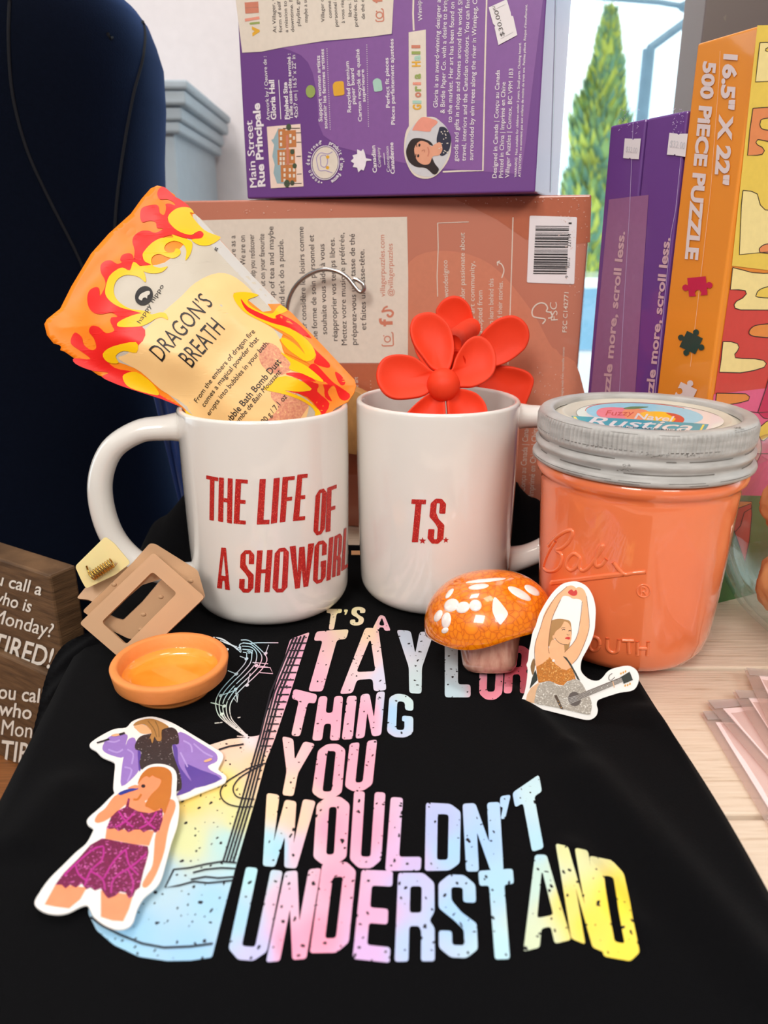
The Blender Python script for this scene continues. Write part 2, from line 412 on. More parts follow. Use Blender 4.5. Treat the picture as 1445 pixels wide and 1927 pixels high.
prism([(X-.8, -.02), (X-1.25, -.34), (X-.15, -.33), (X-.15, 0)], cy-.757, cy-.74, mb); prism([(X-.08, 0), (X-.08, -.33), (X+.85, -.33), (X+.5, -.02)], cy-.757, cy-.74, mb)
recalc(mb.obj('side_window', M('tinted glass', (140, 190, 220), .1, .05), t))
for wx in (X-1.2, X+1.2):
    mb = MB(); ball(mb, (wx, cy-.7, -.95), .3, 1, .35, 1, 24, 12); mb.obj('wheel', M('tyre', (46, 56, 66), .7, .1), t, True)

# grey cabinet with a cornice, far left behind the dress form
t = thing('cabinet', 'pale grey cabinet with a moulded cornice behind the dress form', 'cabinet', (-.62, 1.22, -.80))
GREY = M('grey painted wood', (178, 192, 202), .5, .03)
e = at_y(341, 230, 1.2); top = at_y(341, 185, 1.2).z; xr = at_y(334, 330, 1.2).x
mb = MB(); bx(mb, (-1.0, 1.2, -.80), (xr, 1.48, top-.02)); bevel(mb.obj('cabinet_body', GREY, t), .003)
mb = MB(); xo = at_y(351, 170, 1.16).x - xr
for z0, z1, o in ((top-.045, top-.03, .012), (top-.03, top-.012, xo*.55), (top-.012, top+.006, xo*.85), (top+.006, top+.018, xo)):
    bx(mb, (-1.0, 1.2-o, z0), (xr+o, 1.48, z1))
bevel(mb.obj('cornice', GREY, t), .004, 3)

# lower wooden shelf on the left, and the whitewashed table
WOOD_D = M('oiled brown wood', (136, 84, 44), .5, .25, 14, stretch=(3, 40, 3))
t = thing('side_shelf', 'brown wooden shelf lower than the white table, under the signs', 'shelf', (-.6, .5, -.80))
mb = MB(); bx(mb, (-1.2, .12, -.155), (-.165, .80, -.1285)); bevel(mb.obj('shelf_board', WOOD_D, t), .003)
for lx, ly in ((-1.15, .16), (-.23, .16), (-1.15, .74), (-.23, .74)):
    mb = MB(); bx(mb, (lx, ly, -.80), (lx+.04, ly+.04, -.155)); mb.obj('leg', WOOD_D, t)

def whitewash():
    m, t, p = node_mat('whitewashed planks'); n = t.nodes.new; l = t.links.new
    co = n('ShaderNodeTexCoord'); mp = n('ShaderNodeMapping'); mp.inputs['Scale'].default_value = (6, 90, 6); l(co.outputs['Object'], mp.inputs[0])
    a = n('ShaderNodeTexNoise'); a.inputs['Scale'].default_value = 6; a.inputs['Detail'].default_value = 8; l(mp.outputs[0], a.inputs['Vector'])
    r = n('ShaderNodeValToRGB'); E = r.color_ramp.elements
    E[0].position = .24; E[0].color = (*lin((186, 160, 132)), 1); E[1].position = .40; E[1].color = (*lin((222, 202, 180)), 1)
    e = E.new(.72); e.color = (*lin((230, 212, 192)), 1)
    l(a.outputs['Fac'], r.inputs['Fac']); l(r.outputs['Color'], p.inputs['Base Color']); p.inputs['Roughness'].default_value = .45
    b = n('ShaderNodeBump'); b.inputs['Strength'].default_value = .5; b.inputs['Distance'].default_value = .0006
    l(a.outputs['Fac'], b.inputs['Height']); l(b.outputs['Normal'], p.inputs['Normal']); return m
t = thing('display_table', 'whitewashed plank display table under the t-shirt, jar and boxes', 'table', (.2, .4, -.80))
mb = MB(); ys = [at_z(1300, 1258, 0).y - .1045*k for k in (3, 2, 1, 0, -1, -2, -3, -4)]
for y0, y1 in zip(ys[:-1], ys[1:]): bx(mb, (-.134, y0+.0014, -.022), (1.0, y1-.0014, 0))
bevel(mb.obj('plank_top', whitewash(), t), .0009, 2)
for lx, ly in ((-.125, .06), (.92, .06), (-.125, .66), (.92, .66)):
    mb = MB(); bx(mb, (lx, ly, -.80), (lx+.06, ly+.06, -.0225)); mb.obj('leg', WHITE_WALL, t)
mb = MB(); bx(mb, (-.128, .05, -.118), (.99, .07, -.0225)); bx(mb, (-.128, .05, -.118), (-.111, .72, -.0225)); mb.obj('apron', whitewash(), t)

# ------------------------------------------------------------------ puzzle boxes
def carton(name, a, b, depth, z0, z1, mat_, label, group, cat='puzzle box'):
    """a, b: left and right front corner (x, y); the box runs back from that front face"""
    a = Vector(a); b = Vector(b); d = (b-a).normalized(); n = Vector((-d.y, d.x))
    c = [a, b, b + n*depth, a + n*depth]; ctr = (a+b)/2 + n*depth/2
    t = thing(name, label, cat, (ctr.x, ctr.y, z0), group)
    mb = MB(); box_mb(mb, [tuple(q) for q in c], z0, z1); o = mb.obj('carton', mat_, t); bevel(o, .0012, 3)
    return t, plane_surf((a.x, a.y, z0), (d.y, -d.x, 0)), plane_surf((b.x, b.y, z0), (d.x, d.y, 0))
def wrapped(name, rgb, rgb2=None, scale=9, coat=.7):
    return M(name, rgb, .45, .05, scale, bump=.22, bscale=26, coat=coat, rgb2=rgb2, croug=.06, detail=1)
CREAM = ink('cream print', (226, 214, 200)); WHT = ink('white print', (236, 228, 234)); DARK = ink('dark print', (74, 66, 66))
CORAL = ink('coral print', (206, 128, 104)); BLACK = ink('black print', (24, 20, 22)); PAPER = M('label paper', (232, 226, 228), .6, .02)
GOLD = ink('gold print', (226, 170, 50)); GREEN = ink('green print', (150, 166, 90)); PINK = ink('pink print', (232, 150, 130)); MINT = ink('mint print', (168, 206, 190))
ORANGE = ink('orange print', (214, 120, 70))
PBG = 'puzzle boxes on the table'
# --- peach box
def zy(u, v, z):            # point of the sight line at height z (above or below the eye)
    return at_z(u, v, z)
BT = .2270
pr = zy(1113, 366, BT); pl = zy(352, 378, BT)
dvec = (pl - pr).normalized(); pl2 = pr + dvec*.272
pbox, PF, PR_ = carton('puzzle_box', (pl2.x, pl2.y), (pr.x, pr.y), .085, .0003, BT, wrapped('peach carton', (192, 118, 94), (198, 124, 100)), 'wide peach puzzle box lying on its side behind the white mugs', PBG)
pq = lambda pts: cr(360, 360, 1.8766, pts)
A = Art(PF, .00015)
LITE = ink('peach tint', (206, 130, 102)); DEEP = ink('peach deep', (182, 100, 70))
A.poly(sm(pq([(770, 250), (900, 210), (1060, 260), (1200, 420), (1280, 560), (1370, 640), (1362, 1000), (700, 1000), (690, 640), (740, 420)])), 0)
A.poly(sm(pq([(1090, 640), (1180, 560), (1290, 560), (1330, 700), (1290, 900), (1100, 900)])), 0, .0002)
A.poly(pq([(500, 610), (770, 610), (800, 800), (790, 1000), (480, 1000)]), 1, .00018)
A.poly(pq([(930, 26), (1412, 20), (1408, 180), (1330, 190), (1180, 170), (1080, 100)]), 1, .0001)
A.obj('printed_shapes', [LITE, DEEP], pbox)
A = Art(PF, .0003)
A.poly(pq([(-20, 104), (200, 98), (400, 96), (600, 93), (762, 90), (766, 300), (765, 606), (600, 606), (-20, 606)]), 0)
A.stroke(pq([(870, 112), (872, 200), (868, 300), (870, 372)]), 1.6, 0); A.stroke(pq([(1136, 92), (1133, 200), (1126, 420), (1118, 612)]), 1.8, 0)
A.stroke(pq([(870, 112), (980, 108)]), 1.2, 0)
A.stroke(pq([(1096, 306), (1104, 280), (1096, 258), (1080, 250)]), 2, 0, smooth=4); A.stroke(pq([(1090, 246), (1080, 250), (1082, 262)]), 2, 0)
A.obj('printed_panel', CREAM, pbox)
A = Art(PF, .0004)
def T(art, org, s, p0, p1, h, m=0, **k):
    (a, b) = cr(org[0], org[1], org[2], [p0, p1]); art.text(s, a, b, h/org[2], m, **k)
Q = (360, 360, 1.8766)
for s, p0, p1 in (('self care as a', (158, 290), (156, 156)), ('We are on', (192, 262), (190, 156)), ('to help you rediscover', (228, 335), (222, 152)), ('Put on your favourite', (262, 345), (258, 150)),
                  ('a cup of tea and maybe', (296, 420), (290, 124)), ('snack, and let\u2019s do a puzzle.', (332, 490), (325, 170)), ('Villager consid\u00e8re les loisirs comme', (410, 552), (396, 125)),
                  ('une forme de soin personnel et', (447, 535), (433, 154)), ('souhaite vous aide \u00e0 vous', (480, 505), (470, 186)), ('r\u00e9approprier vos temps libres.', (517, 528), (506, 164)),
                  ('Mettez votre musique pr\u00e9f\u00e9r\u00e9e,', (550, 543), (540, 147)), ('pr\u00e9parez-vous une tasse de th\u00e9', (585, 542), (577, 150)), ('et faites un casse-t\u00eate.', (618, 489), (611, 205))):
    T(A, Q, s, p0, p1, 19, 0, bold=.006)
A.obj('panel_text', [DARK, CORAL, CREAM], pbox); A = Art(PF, .0004)
T(A, Q, 'villagerpuzzles.com', (685, 372), (682, 154), 18, 1); T(A, Q, '@villagerpuzzles', (713, 370), (711, 185), 18, 1)
T(A, Q, 'f', (710, 476), (709, 447), 44, 1, bold=.03)
q = pq([(672, 500), (712, 498), (714, 545), (674, 546)]); A.stroke(round_poly(q + q[:1], 3), 2.2, 1); A.stroke(ell(pq([(693, 522)])[0], 5.5, 5.5) + [ell(pq([(693, 522)])[0], 5.5, 5.5)[0]], 2, 1); A.ellipse(pq([(680, 510)])[0], 1.2, 1.2, 0, 1)
A.stroke(pq([(672, 425), (700, 420), (712, 428), (708, 440), (698, 442), (692, 434)]), 4, 1, smooth=4); A.stroke(pq([(676, 424), (682, 412), (694, 406)]), 3.4, 1, smooth=3)
A.obj('contact_text', [DARK, CORAL, CREAM], pbox); A = Art(PF, .0004)
for s, p0, p1 in (('wondesignco', (908, 375), (904, 243)), ('color passionate about', (966, 398), (965, 146)), ('the art community,', (1000, 480), (1000, 248)), ('adopted from', (1027, 502), (1028, 350)),
                  ('Scan to learn behind this', (1066, 520), (1067, 308)), ('read their stories.', (1096, 480), (1100, 318))):
    T(A, Q, s, p0, p1, 17, 2, bold=.004)
A.obj('designer_text', [DARK, CORAL, CREAM], pbox); A = Art(PF, .0004)
T(A, Q, 'FSC', (1294, 455), (1290, 391), 24, 2, bold=-.004); T(A, Q, 'FSC C142771', (1325, 498), (1332, 357), 15, 2, bold=.008)
A.stroke(pq([(1240, 468), (1250, 452), (1222, 446), (1206, 440), (1204, 420), (1216, 402), (1234, 394), (1250, 398), (1258, 412), (1254, 424), (1270, 428), (1274, 444), (1260, 448)]), 2.4, 2, smooth=4)
T(A, Q, 'Packaging made from responsible sources', (1312, 735), (1318, 550), 8, 2); A.obj('certification_text', [DARK, CORAL, CREAM], pbox); A = Art(PF, .0004); T(A, Q, 'puzzle art', (592, 730), (588, 655), 14, 2); T(A, Q, '. . . . . .', (637, 730), (634, 668), 12, 2)
A.obj('small_print', [DARK, CORAL, CREAM], pbox); A = Art(PF, .0004)
T(A, Q, 'Con\u00e7u au Canada | Canada', (1178, 1060), (1192, 820), 20, 2); T(A, Q, 'Imprim\u00e9 en Chine | China', (1208, 1076), (1224, 830), 20, 2)
A.obj('origin_text', [DARK, CORAL, CREAM], pbox)
A = Art(PF, .0005)
A.poly(round_poly(pq([(1195, 86), (1362, 91), (1352, 328), (1185, 322)]), 3), 0); BARL = A.obj('barcode_label', PAPER, pbox); A = Art(PF, .0006)
rnd = random.Random(3); y = 122.0
while y < 292:
    h = rnd.choice((1.6, 2.6, 4, 5.6)); k = (y-122)/172
    A.poly(pq([(1216 - 9*k, y), (1334 - 9*k, y+1), (1334 - 9*k, y+1+h), (1216 - 9*k, y+h)]), 1); y += h + rnd.choice((1.8, 2.6, 3.8))
T(A, Q, '9', (1331, 306), (1331, 298), 11, 1); T(A, Q, '90312', (1336, 272), (1337, 235), 11, 1); T(A, Q, '32194', (1340, 196), (1341, 150), 11, 1); T(A, Q, '1', (1343, 116), (1343, 110), 11, 1)
BARS = A.obj('barcode_bars', [BLACK, BLACK], pbox); BARS.parent = BARL

# --- purple box standing on it
r0 = zy(1006, 364, BT); l0 = zy(465, 376, BT)
vb, VF, VR = carton('puzzle_box', (l0.x, l0.y), (r0.x, r0.y), .10, BT+.0006, BT+.262, wrapped('purple carton', (106, 60, 134), (112, 66, 140), 5, coat=.4), 'purple puzzle box with a portrait photo, standing on the wide peach box', PBG)
V = (430, 0, 2.2937); vq = lambda pts: cr(430, 0, 2.2937, pts); V1 = lambda pts: cr(440, 0, 4.5156, pts); V2 = lambda pts: cr(740, 0, 4.5156, pts)
A = Art(VF, .0001)
A.poly(V1([(390, 400), (470, 425), (570, 470), (630, 530), (670, 620), (700, 760), (715, 900), (720, 1050), (760, 1150), (900, 1250), (1200, 1330), (1600, 1420), (2000, 1450), (2440, 1480), (2480, 1200), (2640, -120), (1360, -120), (1350, 300)]), 0)
A.obj('printed_shapes', ink('light violet print', (134, 88, 156)), vb)
A = Art(VF, .0003)
A.poly(vq([(24, -60), (60, 228), (140, 224), (240, 204), (330, 190), (420, 176), (520, 168), (620, 158), (705, 146), (716, -60)]), 0)
A.poly(vq([(778, 140), (852, 128), (853, 300), (856, 520), (779, 560)]), 0)
for pts, wd in (([(925, 742), (1000, 738), (1098, 737), (1103, 500), (1108, 250), (1116, -60)], 3), ([(800, 132), (797, 60), (800, -60)], 3.4)): A.stroke(vq(pts), wd, 0)
A.poly(sm(vq([(862, 505), (900, 512), (945, 560), (962, 620), (950, 690), (900, 755), (850, 772), (800, 755), (768, 700), (758, 640), (770, 560), (815, 515)])), 0, .0004)
A.obj('printed_panel', CREAM, vb)
A = Art(VF, .0004)
for s, p0, p1 in (('At Villager, we', (208, 142), (199, -30)), ('form of self care', (233, 140), (222, -50)), ('a mission to help', (259, 140), (249, -50)), ('downtime. Put', (285, 138), (276, -30)), ('playlist, grab', (311, 113), (304, -30)), ('maybe a snack', (343, 97), (337, -40)),
                  ('Villager consid', (416, 95), (408, -60)), ('comme une', (447, 78), (440, -40)), ('personnel et', (474, 115), (466, -20)), ('\u00e0 vous r\u00e9app', (503, 100), (497, -20)), ('libres. Met', (533, 72), (527, -40)), ('pr\u00e9f\u00e9r\u00e9e, pr', (559, 115), (552, -16)), ('de th\u00e9 et', (590, 83), (585, -12))):
    T(A, V, s, p0, p1, 15, 0, bold=.004)
T(A, V, 'v', (134, 156), (131, 112), 40, 1, bold=.05); T(A, V, 'i', (133, 104), (132, 94), 40, 2, bold=.06); T(A, V, 'l', (131, 84), (129, 72), 54, 3, bold=.06); T(A, V, 'll', (128, 56), (125, 8), 50, 4, bold=.06)
q = vq([(634, 40), (668, 38), (671, 92), (637, 94)]); A.stroke(round_poly(q+q[:1], 4), 2.2, 4); A.stroke(ell(vq([(652, 66)])[0], 6, 6)+[ell(vq([(652, 66)])[0], 6, 6)[0]], 2.2, 4); A.ellipse(vq([(640, 50)])[0], 1.4, 1.4, 0, 4)
T(A, V, 'f', (664, 12), (662, -14), 40, 4, bold=.03)
A.obj('panel_text', [DARK, GOLD, GREEN, PINK, CORAL, MINT], vb); A = Art(VF, .0005)
for (ch, m), y0 in zip([(c, m) for c, m in zip('Gloria Hall', (1, 5, 4, 2, 3, 2, 2, 1, 5, 2, 4))], range(11)):
    if ch != ' ':
        k0 = y0/11; k1 = (y0+.86)/11; T(A, V, ch, (832-6*k0, 474-292*k0), (832-6*k1, 474-292*k1) if ch not in 'li' else (832-6*k0, 474-292*k0-13), 34, m, bold=.04)
A.obj('artist_name', [DARK, GOLD, GREEN, PINK, CORAL, MINT], vb); A = Art(VF, .0004)
A.ellipse(vq([(355, 395)])[0], 9, 12, 0, 2); A.poly(round_poly(vq([(450, 365), (462, 352), (498, 350), (502, 410), (455, 416)]), 4), 1); A.poly(round_poly(vq([(622, 350), (640, 336), (660, 345), (666, 392), (630, 398)]), 4), 5)
A.obj('printed_icons', [DARK, GOLD, GREEN, PINK, CORAL, MINT], vb)
A = Art(VF, .00035)
for s, p0, p1, h, b in (('Main Street', (124, 808), (103, 520), 30, .035), ('Rue Principale', (159, 805), (135, 445), 30, .035), ('Artwork by / Oeuvre de :', (180, 520), (164, 243), 15, .006), ('Gloria Hall', (207, 516), (197, 345), 22, .03),
        ('Finished Size', (262, 515), (253, 355), 17, .03), ('Taille casse-t\u00eate termin\u00e9 :', (279, 515), (268, 232), 15, .02), ('42x57 cm | 16.5" x 22" in', (301, 510), (289, 238), 16, .006),
        ('Support women artists', (406, 525), (395, 240), 16, .015), ('soutenir les femmes artistes', (428, 555), (412, 212), 15, .015), ('Recycled premium', (530, 485), (520, 265), 16, .015), ('paper board', (549, 450), (541, 295), 16, .015),
        ('Carton recycl\u00e9 de qualit\u00e9', (576, 525), (565, 212), 15, .015), ('sup\u00e9rieure', (592, 440), (585, 300), 14, .015), ('Perfect fit pieces', (697, 465), (690, 250), 16, .015), ('Pi\u00e8ces parfaitement ajust\u00e9es', (719, 538), (712, 168), 16, .015),
        ('Canadian', (641, 745), (633, 628), 17, .02), ('Company', (659, 722), (653, 636), 13, 0), ('Conception', (697, 742), (691, 632), 13, 0), ('Canadienne', (718, 750), (711, 615), 17, .02),
        ('Winnipeg,', (838, 90), (829, -30), 18, .006), ('Gloria is an award-winning designer and', (903, 465), (917, -30), 19, .006), ('& Birdie Paper Co. with a desire to bring', (933, 490), (945, -10), 19, .006), ('to the market. Her art has been found on the', (964, 530), (977, -40), 19, .006),
        ('goods and gifts in shops and homes around the world. She', (990, 697), (1011, -20), 19, .006), ('travel, interiors and the Canadian outdoors. You can find', (1024, 695), (1042, -6), 19, .006), ('surrounded by elm trees along the river in Winnipeg, Ca', (1056, 692), (1074, -14), 19, .006),
        ('Designed in Canada | Con\u00e7u au Canada', (1157, 769), (1171, 303), 18, .006), ('Printed in China | Imprim\u00e9 en Chine', (1185, 768), (1196, 355), 18, .006), ('Villager Puzzles | Comox, BC V9M 1B3', (1212, 768), (1229, 297), 18, .006),
        ('WARNING  Not suitable for children under 3 years. Small parts. Choking hazard.', (1244, 765), (1263, 185), 10, .01), ('ATTENTION : ne convient pas aux enfants de moins de trois ans. Petites pi\u00e8ces. Risque d\u2019\u00e9touffement.', (1261, 765), (1290, 20), 10, .01)):
    T(A, V, s, p0, p1, h, 0, bold=b)
A.stroke(vq([(227, 515), (218, 345)]), 1.4, 0); A.stroke(vq([(676, 712), (671, 660)]), 1.2, 0)
for a0, b0 in (((440, 558), (426, 212)), ((605, 545), (598, 195))):
    for k in range(38): A.ellipse(vq([(a0[0]+(b0[0]-a0[0])*k/37, a0[1]+(b0[1]-a0[1])*k/37)])[0], .9, .9, 0, 0, n=6)
A.poly(V1([(995, 1370), (1020, 1345), (1010, 1320), (1050, 1310), (1050, 1270), (1085, 1285), (1100, 1265), (1115, 1300), (1125, 1345), (1170, 1355), (1172, 1365), (1128, 1368), (1120, 1410), (1105, 1450), (1085, 1440), (1060, 1465), (1050, 1425), (1012, 1420), (1025, 1390)]), 0)
sc_ = V1([(778, 1384)])[0]
A.stroke(ell(sc_, 26, 32, .1) + [ell(sc_, 26, 32, .1)[0]], 1.4, 0)
def arc_text(art, s, c, rx, ry, a0, a1, h, m):
    for i, ch in enumerate(s):
        if ch == ' ': continue
        a = a0 + (a1-a0)*i/(len(s)-1); p = Vector((c[0]+rx*cos(a), c[1]+ry*sin(a))); dv = Vector((-rx*sin(a), ry*cos(a))).normalized()*(1 if a1 > a0 else -1)
        wd = 2.1 if ch not in 'il\'' else .8
        art.text(ch, p-dv*wd, p+dv*wd, h, m, bold=.02)
arc_text(A, 'woman designed', sc_, 29, 36, pi*.62, pi*1.40, 7, 0); arc_text(A, 'produit d\'une femme', sc_, 29, 36, pi*1.60, pi*2.36, 7, 0)
A.ellipse(V1([(742, 1200)])[0], 1.4, 1.4, 0, 0); A.ellipse(V1([(748, 1552)])[0], 1.4, 1.4, 0, 0)
A.obj('printed_text', WHT, vb)
# seal, street picture and portrait printed on the box
A = Art(VF, .0004)
SKIN = ink('printed skin', (226, 160, 130)); HAIR = ink('printed dark hair', (44, 30, 30)); NAVY = ink('printed navy cloth', (40, 40, 62)); BEIGE = ink('printed wall', (206, 204, 208)); BRICK = ink('printed brick', (196, 124, 70)); DUSK = ink('printed pale sky', (240, 214, 200)); TEAL = ink('printed blue grey', (150, 176, 184)); TREE = ink('printed tree green', (70, 84, 62)); LAV = ink('printed lavender line', (150, 130, 190))
PIC = [SKIN, HAIR, NAVY, BEIGE, BRICK, DUSK, TEAL, TREE, CREAM, LAV, GOLD, CORAL, DARK, PINK, ink('face shade', (190, 116, 92))]
A.ellipse(sc_, 24, 30, .1, 8); A.off = .0005
for pts in ([(712, 1400), (706, 1340), (740, 1300), (800, 1310), (840, 1290)], [(712, 1400), (730, 1450), (780, 1450), (840, 1470)], [(740, 1370), (740, 1330), (780, 1320), (800, 1370), (780, 1420), (745, 1410), (740, 1370)]): A.stroke(V1(pts), 1.2, 9, smooth=4)
A.ellipse(V1([(800, 1335)])[0], 3.2, 3.2, 0, 10); A.ellipse(V1([(798, 1425)])[0], 3.2, 3.2, 0, 10)
A.obj('seal_emblem', PIC, vb); A = Art(VF, .0004)
A.poly(V1([(282, 1078), (568, 1054), (594, 1584), (316, 1600)]), 5); A.off = .0005
A.poly(V1([(340, 1180), (320, 1190), (345, 1230), (330, 1330), (350, 1400), (340, 1470), (370, 1560), (440, 1560), (430, 1100), (380, 1090)]), 6)
for x0, y0, x1, y1 in ((380, 1100, 440, 1260), (372, 1275, 440, 1400), (400, 1400, 530, 1545), (440, 1110, 530, 1250), (440, 1270, 520, 1390)): A.poly(V1([(x0, y0), (x1, y0-4), (x1+4, y1), (x0+4, y1+4)]), 4)
A.off = .0006
for x, y in [(395, 1120), (395, 1165), (395, 1215), (392, 1295), (392, 1335), (392, 1375), (418, 1295), (418, 1335), (418, 1375), (425, 1430), (425, 1475), (425, 1520), (470, 1430), (470, 1480), (505, 1430), (505, 1480), (475, 1140), (475, 1190), (505, 1160), (490, 1330)]: A.poly(V1([(x, y), (x+18, y-1), (x+19, y+28), (x+1, y+29)]), 8)
A.poly(V1([(446, 1150), (466, 1150), (474, 1400), (452, 1402)]), 11)
for x, y, r in ((470, 1080, 6), (500, 1290, 5), (520, 1410, 5), (455, 1560, 7), (500, 1555, 5)): A.ellipse(V1([(x, y)])[0], r*.8, r, 0, 7)
for x0, x1, y in ((420, 565, 1092), (430, 580, 1560), (530, 575, 1130), (535, 575, 1330), (540, 580, 1480), (535, 575, 1210)): A.stroke(V1([(x0, y), (x1, y-2)]), 1.3, 12)
A.obj('street_picture', PIC, vb); A = Art(VF, .0005)
A.poly(sm(V2([(290, 1000), (380, 1020), (450, 1080), (490, 1170), (480, 1290), (420, 1420), (350, 1490), (260, 1500), (160, 1450), (115, 1340), (105, 1230), (130, 1130), (200, 1040)])), 3)
A.off = .0006
A.poly(sm(V2([(240, 1000), (330, 1010), (380, 1040), (330, 1090), (310, 1120), (200, 1110), (165, 1100)])), 13)
A.poly(sm(V2([(400, 1080), (450, 1090), (490, 1160), (485, 1250), (450, 1310), (400, 1320), (370, 1200), (385, 1120)])), 2)
A.poly(sm(V2([(120, 1250), (160, 1185), (230, 1175), (310, 1200), (340, 1240), (300, 1240), (350, 1380), (390, 1440), (350, 1485), (280, 1430), (200, 1420), (140, 1380), (112, 1310)])), 1)
A.off = .0007
A.poly(sm(V2([(185, 1250), (230, 1200), (290, 1212), (325, 1245), (350, 1230), (400, 1210), (420, 1270), (390, 1320), (340, 1330), (310, 1390), (260, 1400), (210, 1370), (185, 1310)])), 0)
A.off = .0008
for x, y in ((225, 1235), (215, 1325)): A.ellipse(V2([(x, y)])[0], 2, 3, .2, 1)
A.stroke(V2([(295, 1250), (306, 1290), (296, 1330)]), 2, 11, smooth=3); A.stroke(V2([(245, 1285), (268, 1275), (268, 1295)]), 1.2, 14, smooth=3); A.stroke(V2([(200, 1225), (204, 1250)]), 1.4, 1); A.stroke(V2([(196, 1310), (192, 1340)]), 1.4, 1)
for i in range(22): A.ellipse(V2([(385+rnd.random()*90, 1110+rnd.random()*190)])[0], 1.3, 1, 0, 8, n=6)
A.obj('portrait_photo', PIC, vb)
A = Art(VF, .0006)
A.poly(V2([(812, 66), (965, -4), (1000, 110), (1003, 135), (1020, 140), (1055, 300), (895, 385), (862, 235), (868, 222), (850, 205)]), 0); PST = A.obj('price_sticker', PAPER, vb); A = Art(VF, .0008)
T(A, (740, 0, 4.5156), '$30.00', (948, 305), (893, 88), 36, 1, bold=-.006); T(A, (740, 0, 4.5156), 'XU\u00b7', (878, 92), (860, 44), 22, 1, bold=-.006)
for p0, p1 in (((880, 75), (955, 38)), ((915, 330), (1020, 275))): A.stroke(V2([p0, p1]), .7, 2)
o = A.obj('price_lettering', [PAPER, DARK, BEIGE], vb); o.parent = PST
A = Art(VR, .0004)
A.stroke([(1046, -5), (1044, 90), (1040, 220), (1036, 362)], 1.2, 0)
A.obj('wrap_seam', M('wrap seam', (84, 70, 130), .3, .02), vb)

rs = random.Random(12)
A = Art(PF, .0007)
for x0, y0, x1, y1, n in ((1050, 372, 1106, 470, 46), (1060, 480, 1092, 620, 16), (990, 690, 1060, 745, 30), (860, 372, 1040, 384, 26), (400, 380, 640, 402, 20)):
    for k in range(n): A.ellipse((rs.uniform(x0, x1), rs.uniform(y0, y1)), rs.uniform(.4, 1.5), rs.uniform(.4, 1.0), rs.random()*3, 0, n=6)
A.obj('painted_glints', M('wrap glint', (224, 190, 176), .3, .02), pbox)['kind'] = 'stuff'  # glints on the crinkled wrap, painted as pale flecks
# --- two purple boxes and the orange box shelved like books on the right
def upright(label, p_left, p_right, z1, cover, mat_, name='puzzle_box'):
    """spine between two points (left and right edge of the spine); cover faces run back from it"""
    a = Vector((p_left.x, p_left.y)); b = Vector((p_right.x, p_right.y)); d = (b-a).normalized(); n = Vector((-d.y, d.x))
    ctr = (a+b)/2 + n*cover/2
    t = thing(name, label, 'puzzle box', (ctr.x, ctr.y, 0), PBG)
    mb = MB(); box_mb(mb, [tuple(a), tuple(b), tuple(b+n*cover), tuple(a+n*cover)], .0003, z1)
    bevel(mb.obj('carton', mat_, t), .0012, 3)
    return t, plane_surf((a.x, a.y, 0), (d.y, -d.x, 0)), plane_surf((b.x, b.y, 0), (d.x, d.y, 0))
zo = .291
ol = at_z(1312, 82, zo); orr = at_z(1430, 47, zo)
n_o = Vector((-(orr-ol).y, (orr-ol).x)).normalized()
ob, OS, OC = upright('orange puzzle box with a dripping icing cover, nearest of the upright boxes', ol, orr, zo, .20, wrapped('orange carton', (232, 136, 34), (236, 150, 44), 6))
zp = .262
dd = Vector((orr.x-ol.x, orr.y-ol.y)).normalized()
b2r = Vector((ol.x, ol.y)) - dd*.0012
wid = .0285
b2l = b2r - dd*wid; b1r = b2l - dd*.0010; b1l = b1r - dd*wid*1.0
V3 = lambda p: Vector((p.x, p.y, 0))
pm = wrapped('violet carton', (100, 54, 132), (112, 66, 144), 6)
p2b, S2, C2 = upright('purple upright puzzle box pressed against the orange one', V3(b2l), V3(b2r), zp, .20, pm)
p1b, S1, C1 = upright('leftmost purple upright puzzle box, next to the window gap', V3(b1l), V3(b1r), zp, .20, pm)
R_ = (1000, 0, 2.535)
rq = lambda pts: cr(1000, 0, 2.535, pts)
CREAMT = ink('cream serif print', (206, 168, 178))
A = Art(S1, .0004)
T(A, R_, 'puzzle more, scroll less.', (368, 1960), (448, 1105), 34, 0, bold=.03)
A.obj('spine_text', CREAMT, p1b)
A = Art(S2, .0004)
T(A, R_, 'puzzle more, scroll less.', (572, 1985), (663, 1135), 36, 0, bold=.03)
A.obj('spine_text', CREAMT, p2b)
TINT = ink('mauve tint', (150, 100, 142))
for S_, par, xs_ in ((S1, p1b, (1166, 1204)), (S2, p2b, (1266, 1290))):
    A = Art(S_, .0009)
    for k in range(34):
        x = rs.uniform(*xs_); y = rs.uniform(202 if par is p1b else 196, 250); A.stroke([(x, y), (x+rs.uniform(-3, 3), y+rs.uniform(-1.5, 3))], rs.uniform(.5, 1.0))
    A.obj('painted_glints', M('wrap glint violet', (206, 190, 224), .3, .02), par)['kind'] = 'stuff'  # pale violet strokes painted as glints on the spine wrap
A = Art(S1, .0002); A.poly(rq([(371, 952), (480, 938), (560, 930), (490, 1960), (276, 1960)]), 0); A.obj('spine_panel', TINT, p1b)
A = Art(S1, .0006); A.poly(rq([(449, 660), (482, 662), (488, 668), (494, 662), (526, 661), (516, 760), (478, 758), (473, 752), (468, 757), (441, 754)]), 0); PST = A.obj('price_sticker', PAPER, p1b); A = Art(S1, .0008)
T(A, R_, '$32.00', (454, 724), (508, 732), 26, 1); o = A.obj('price_lettering', [PAPER, BEIGE], p1b); o.parent = PST
A = Art(S2, .0006); A.poly(rq([(662, 634), (700, 638), (706, 644), (712, 638), (750, 638), (738, 748), (692, 742), (688, 735), (683, 740), (650, 738)]), 0); PST = A.obj('price_sticker', PAPER, p2b); A = Art(S2, .0008)
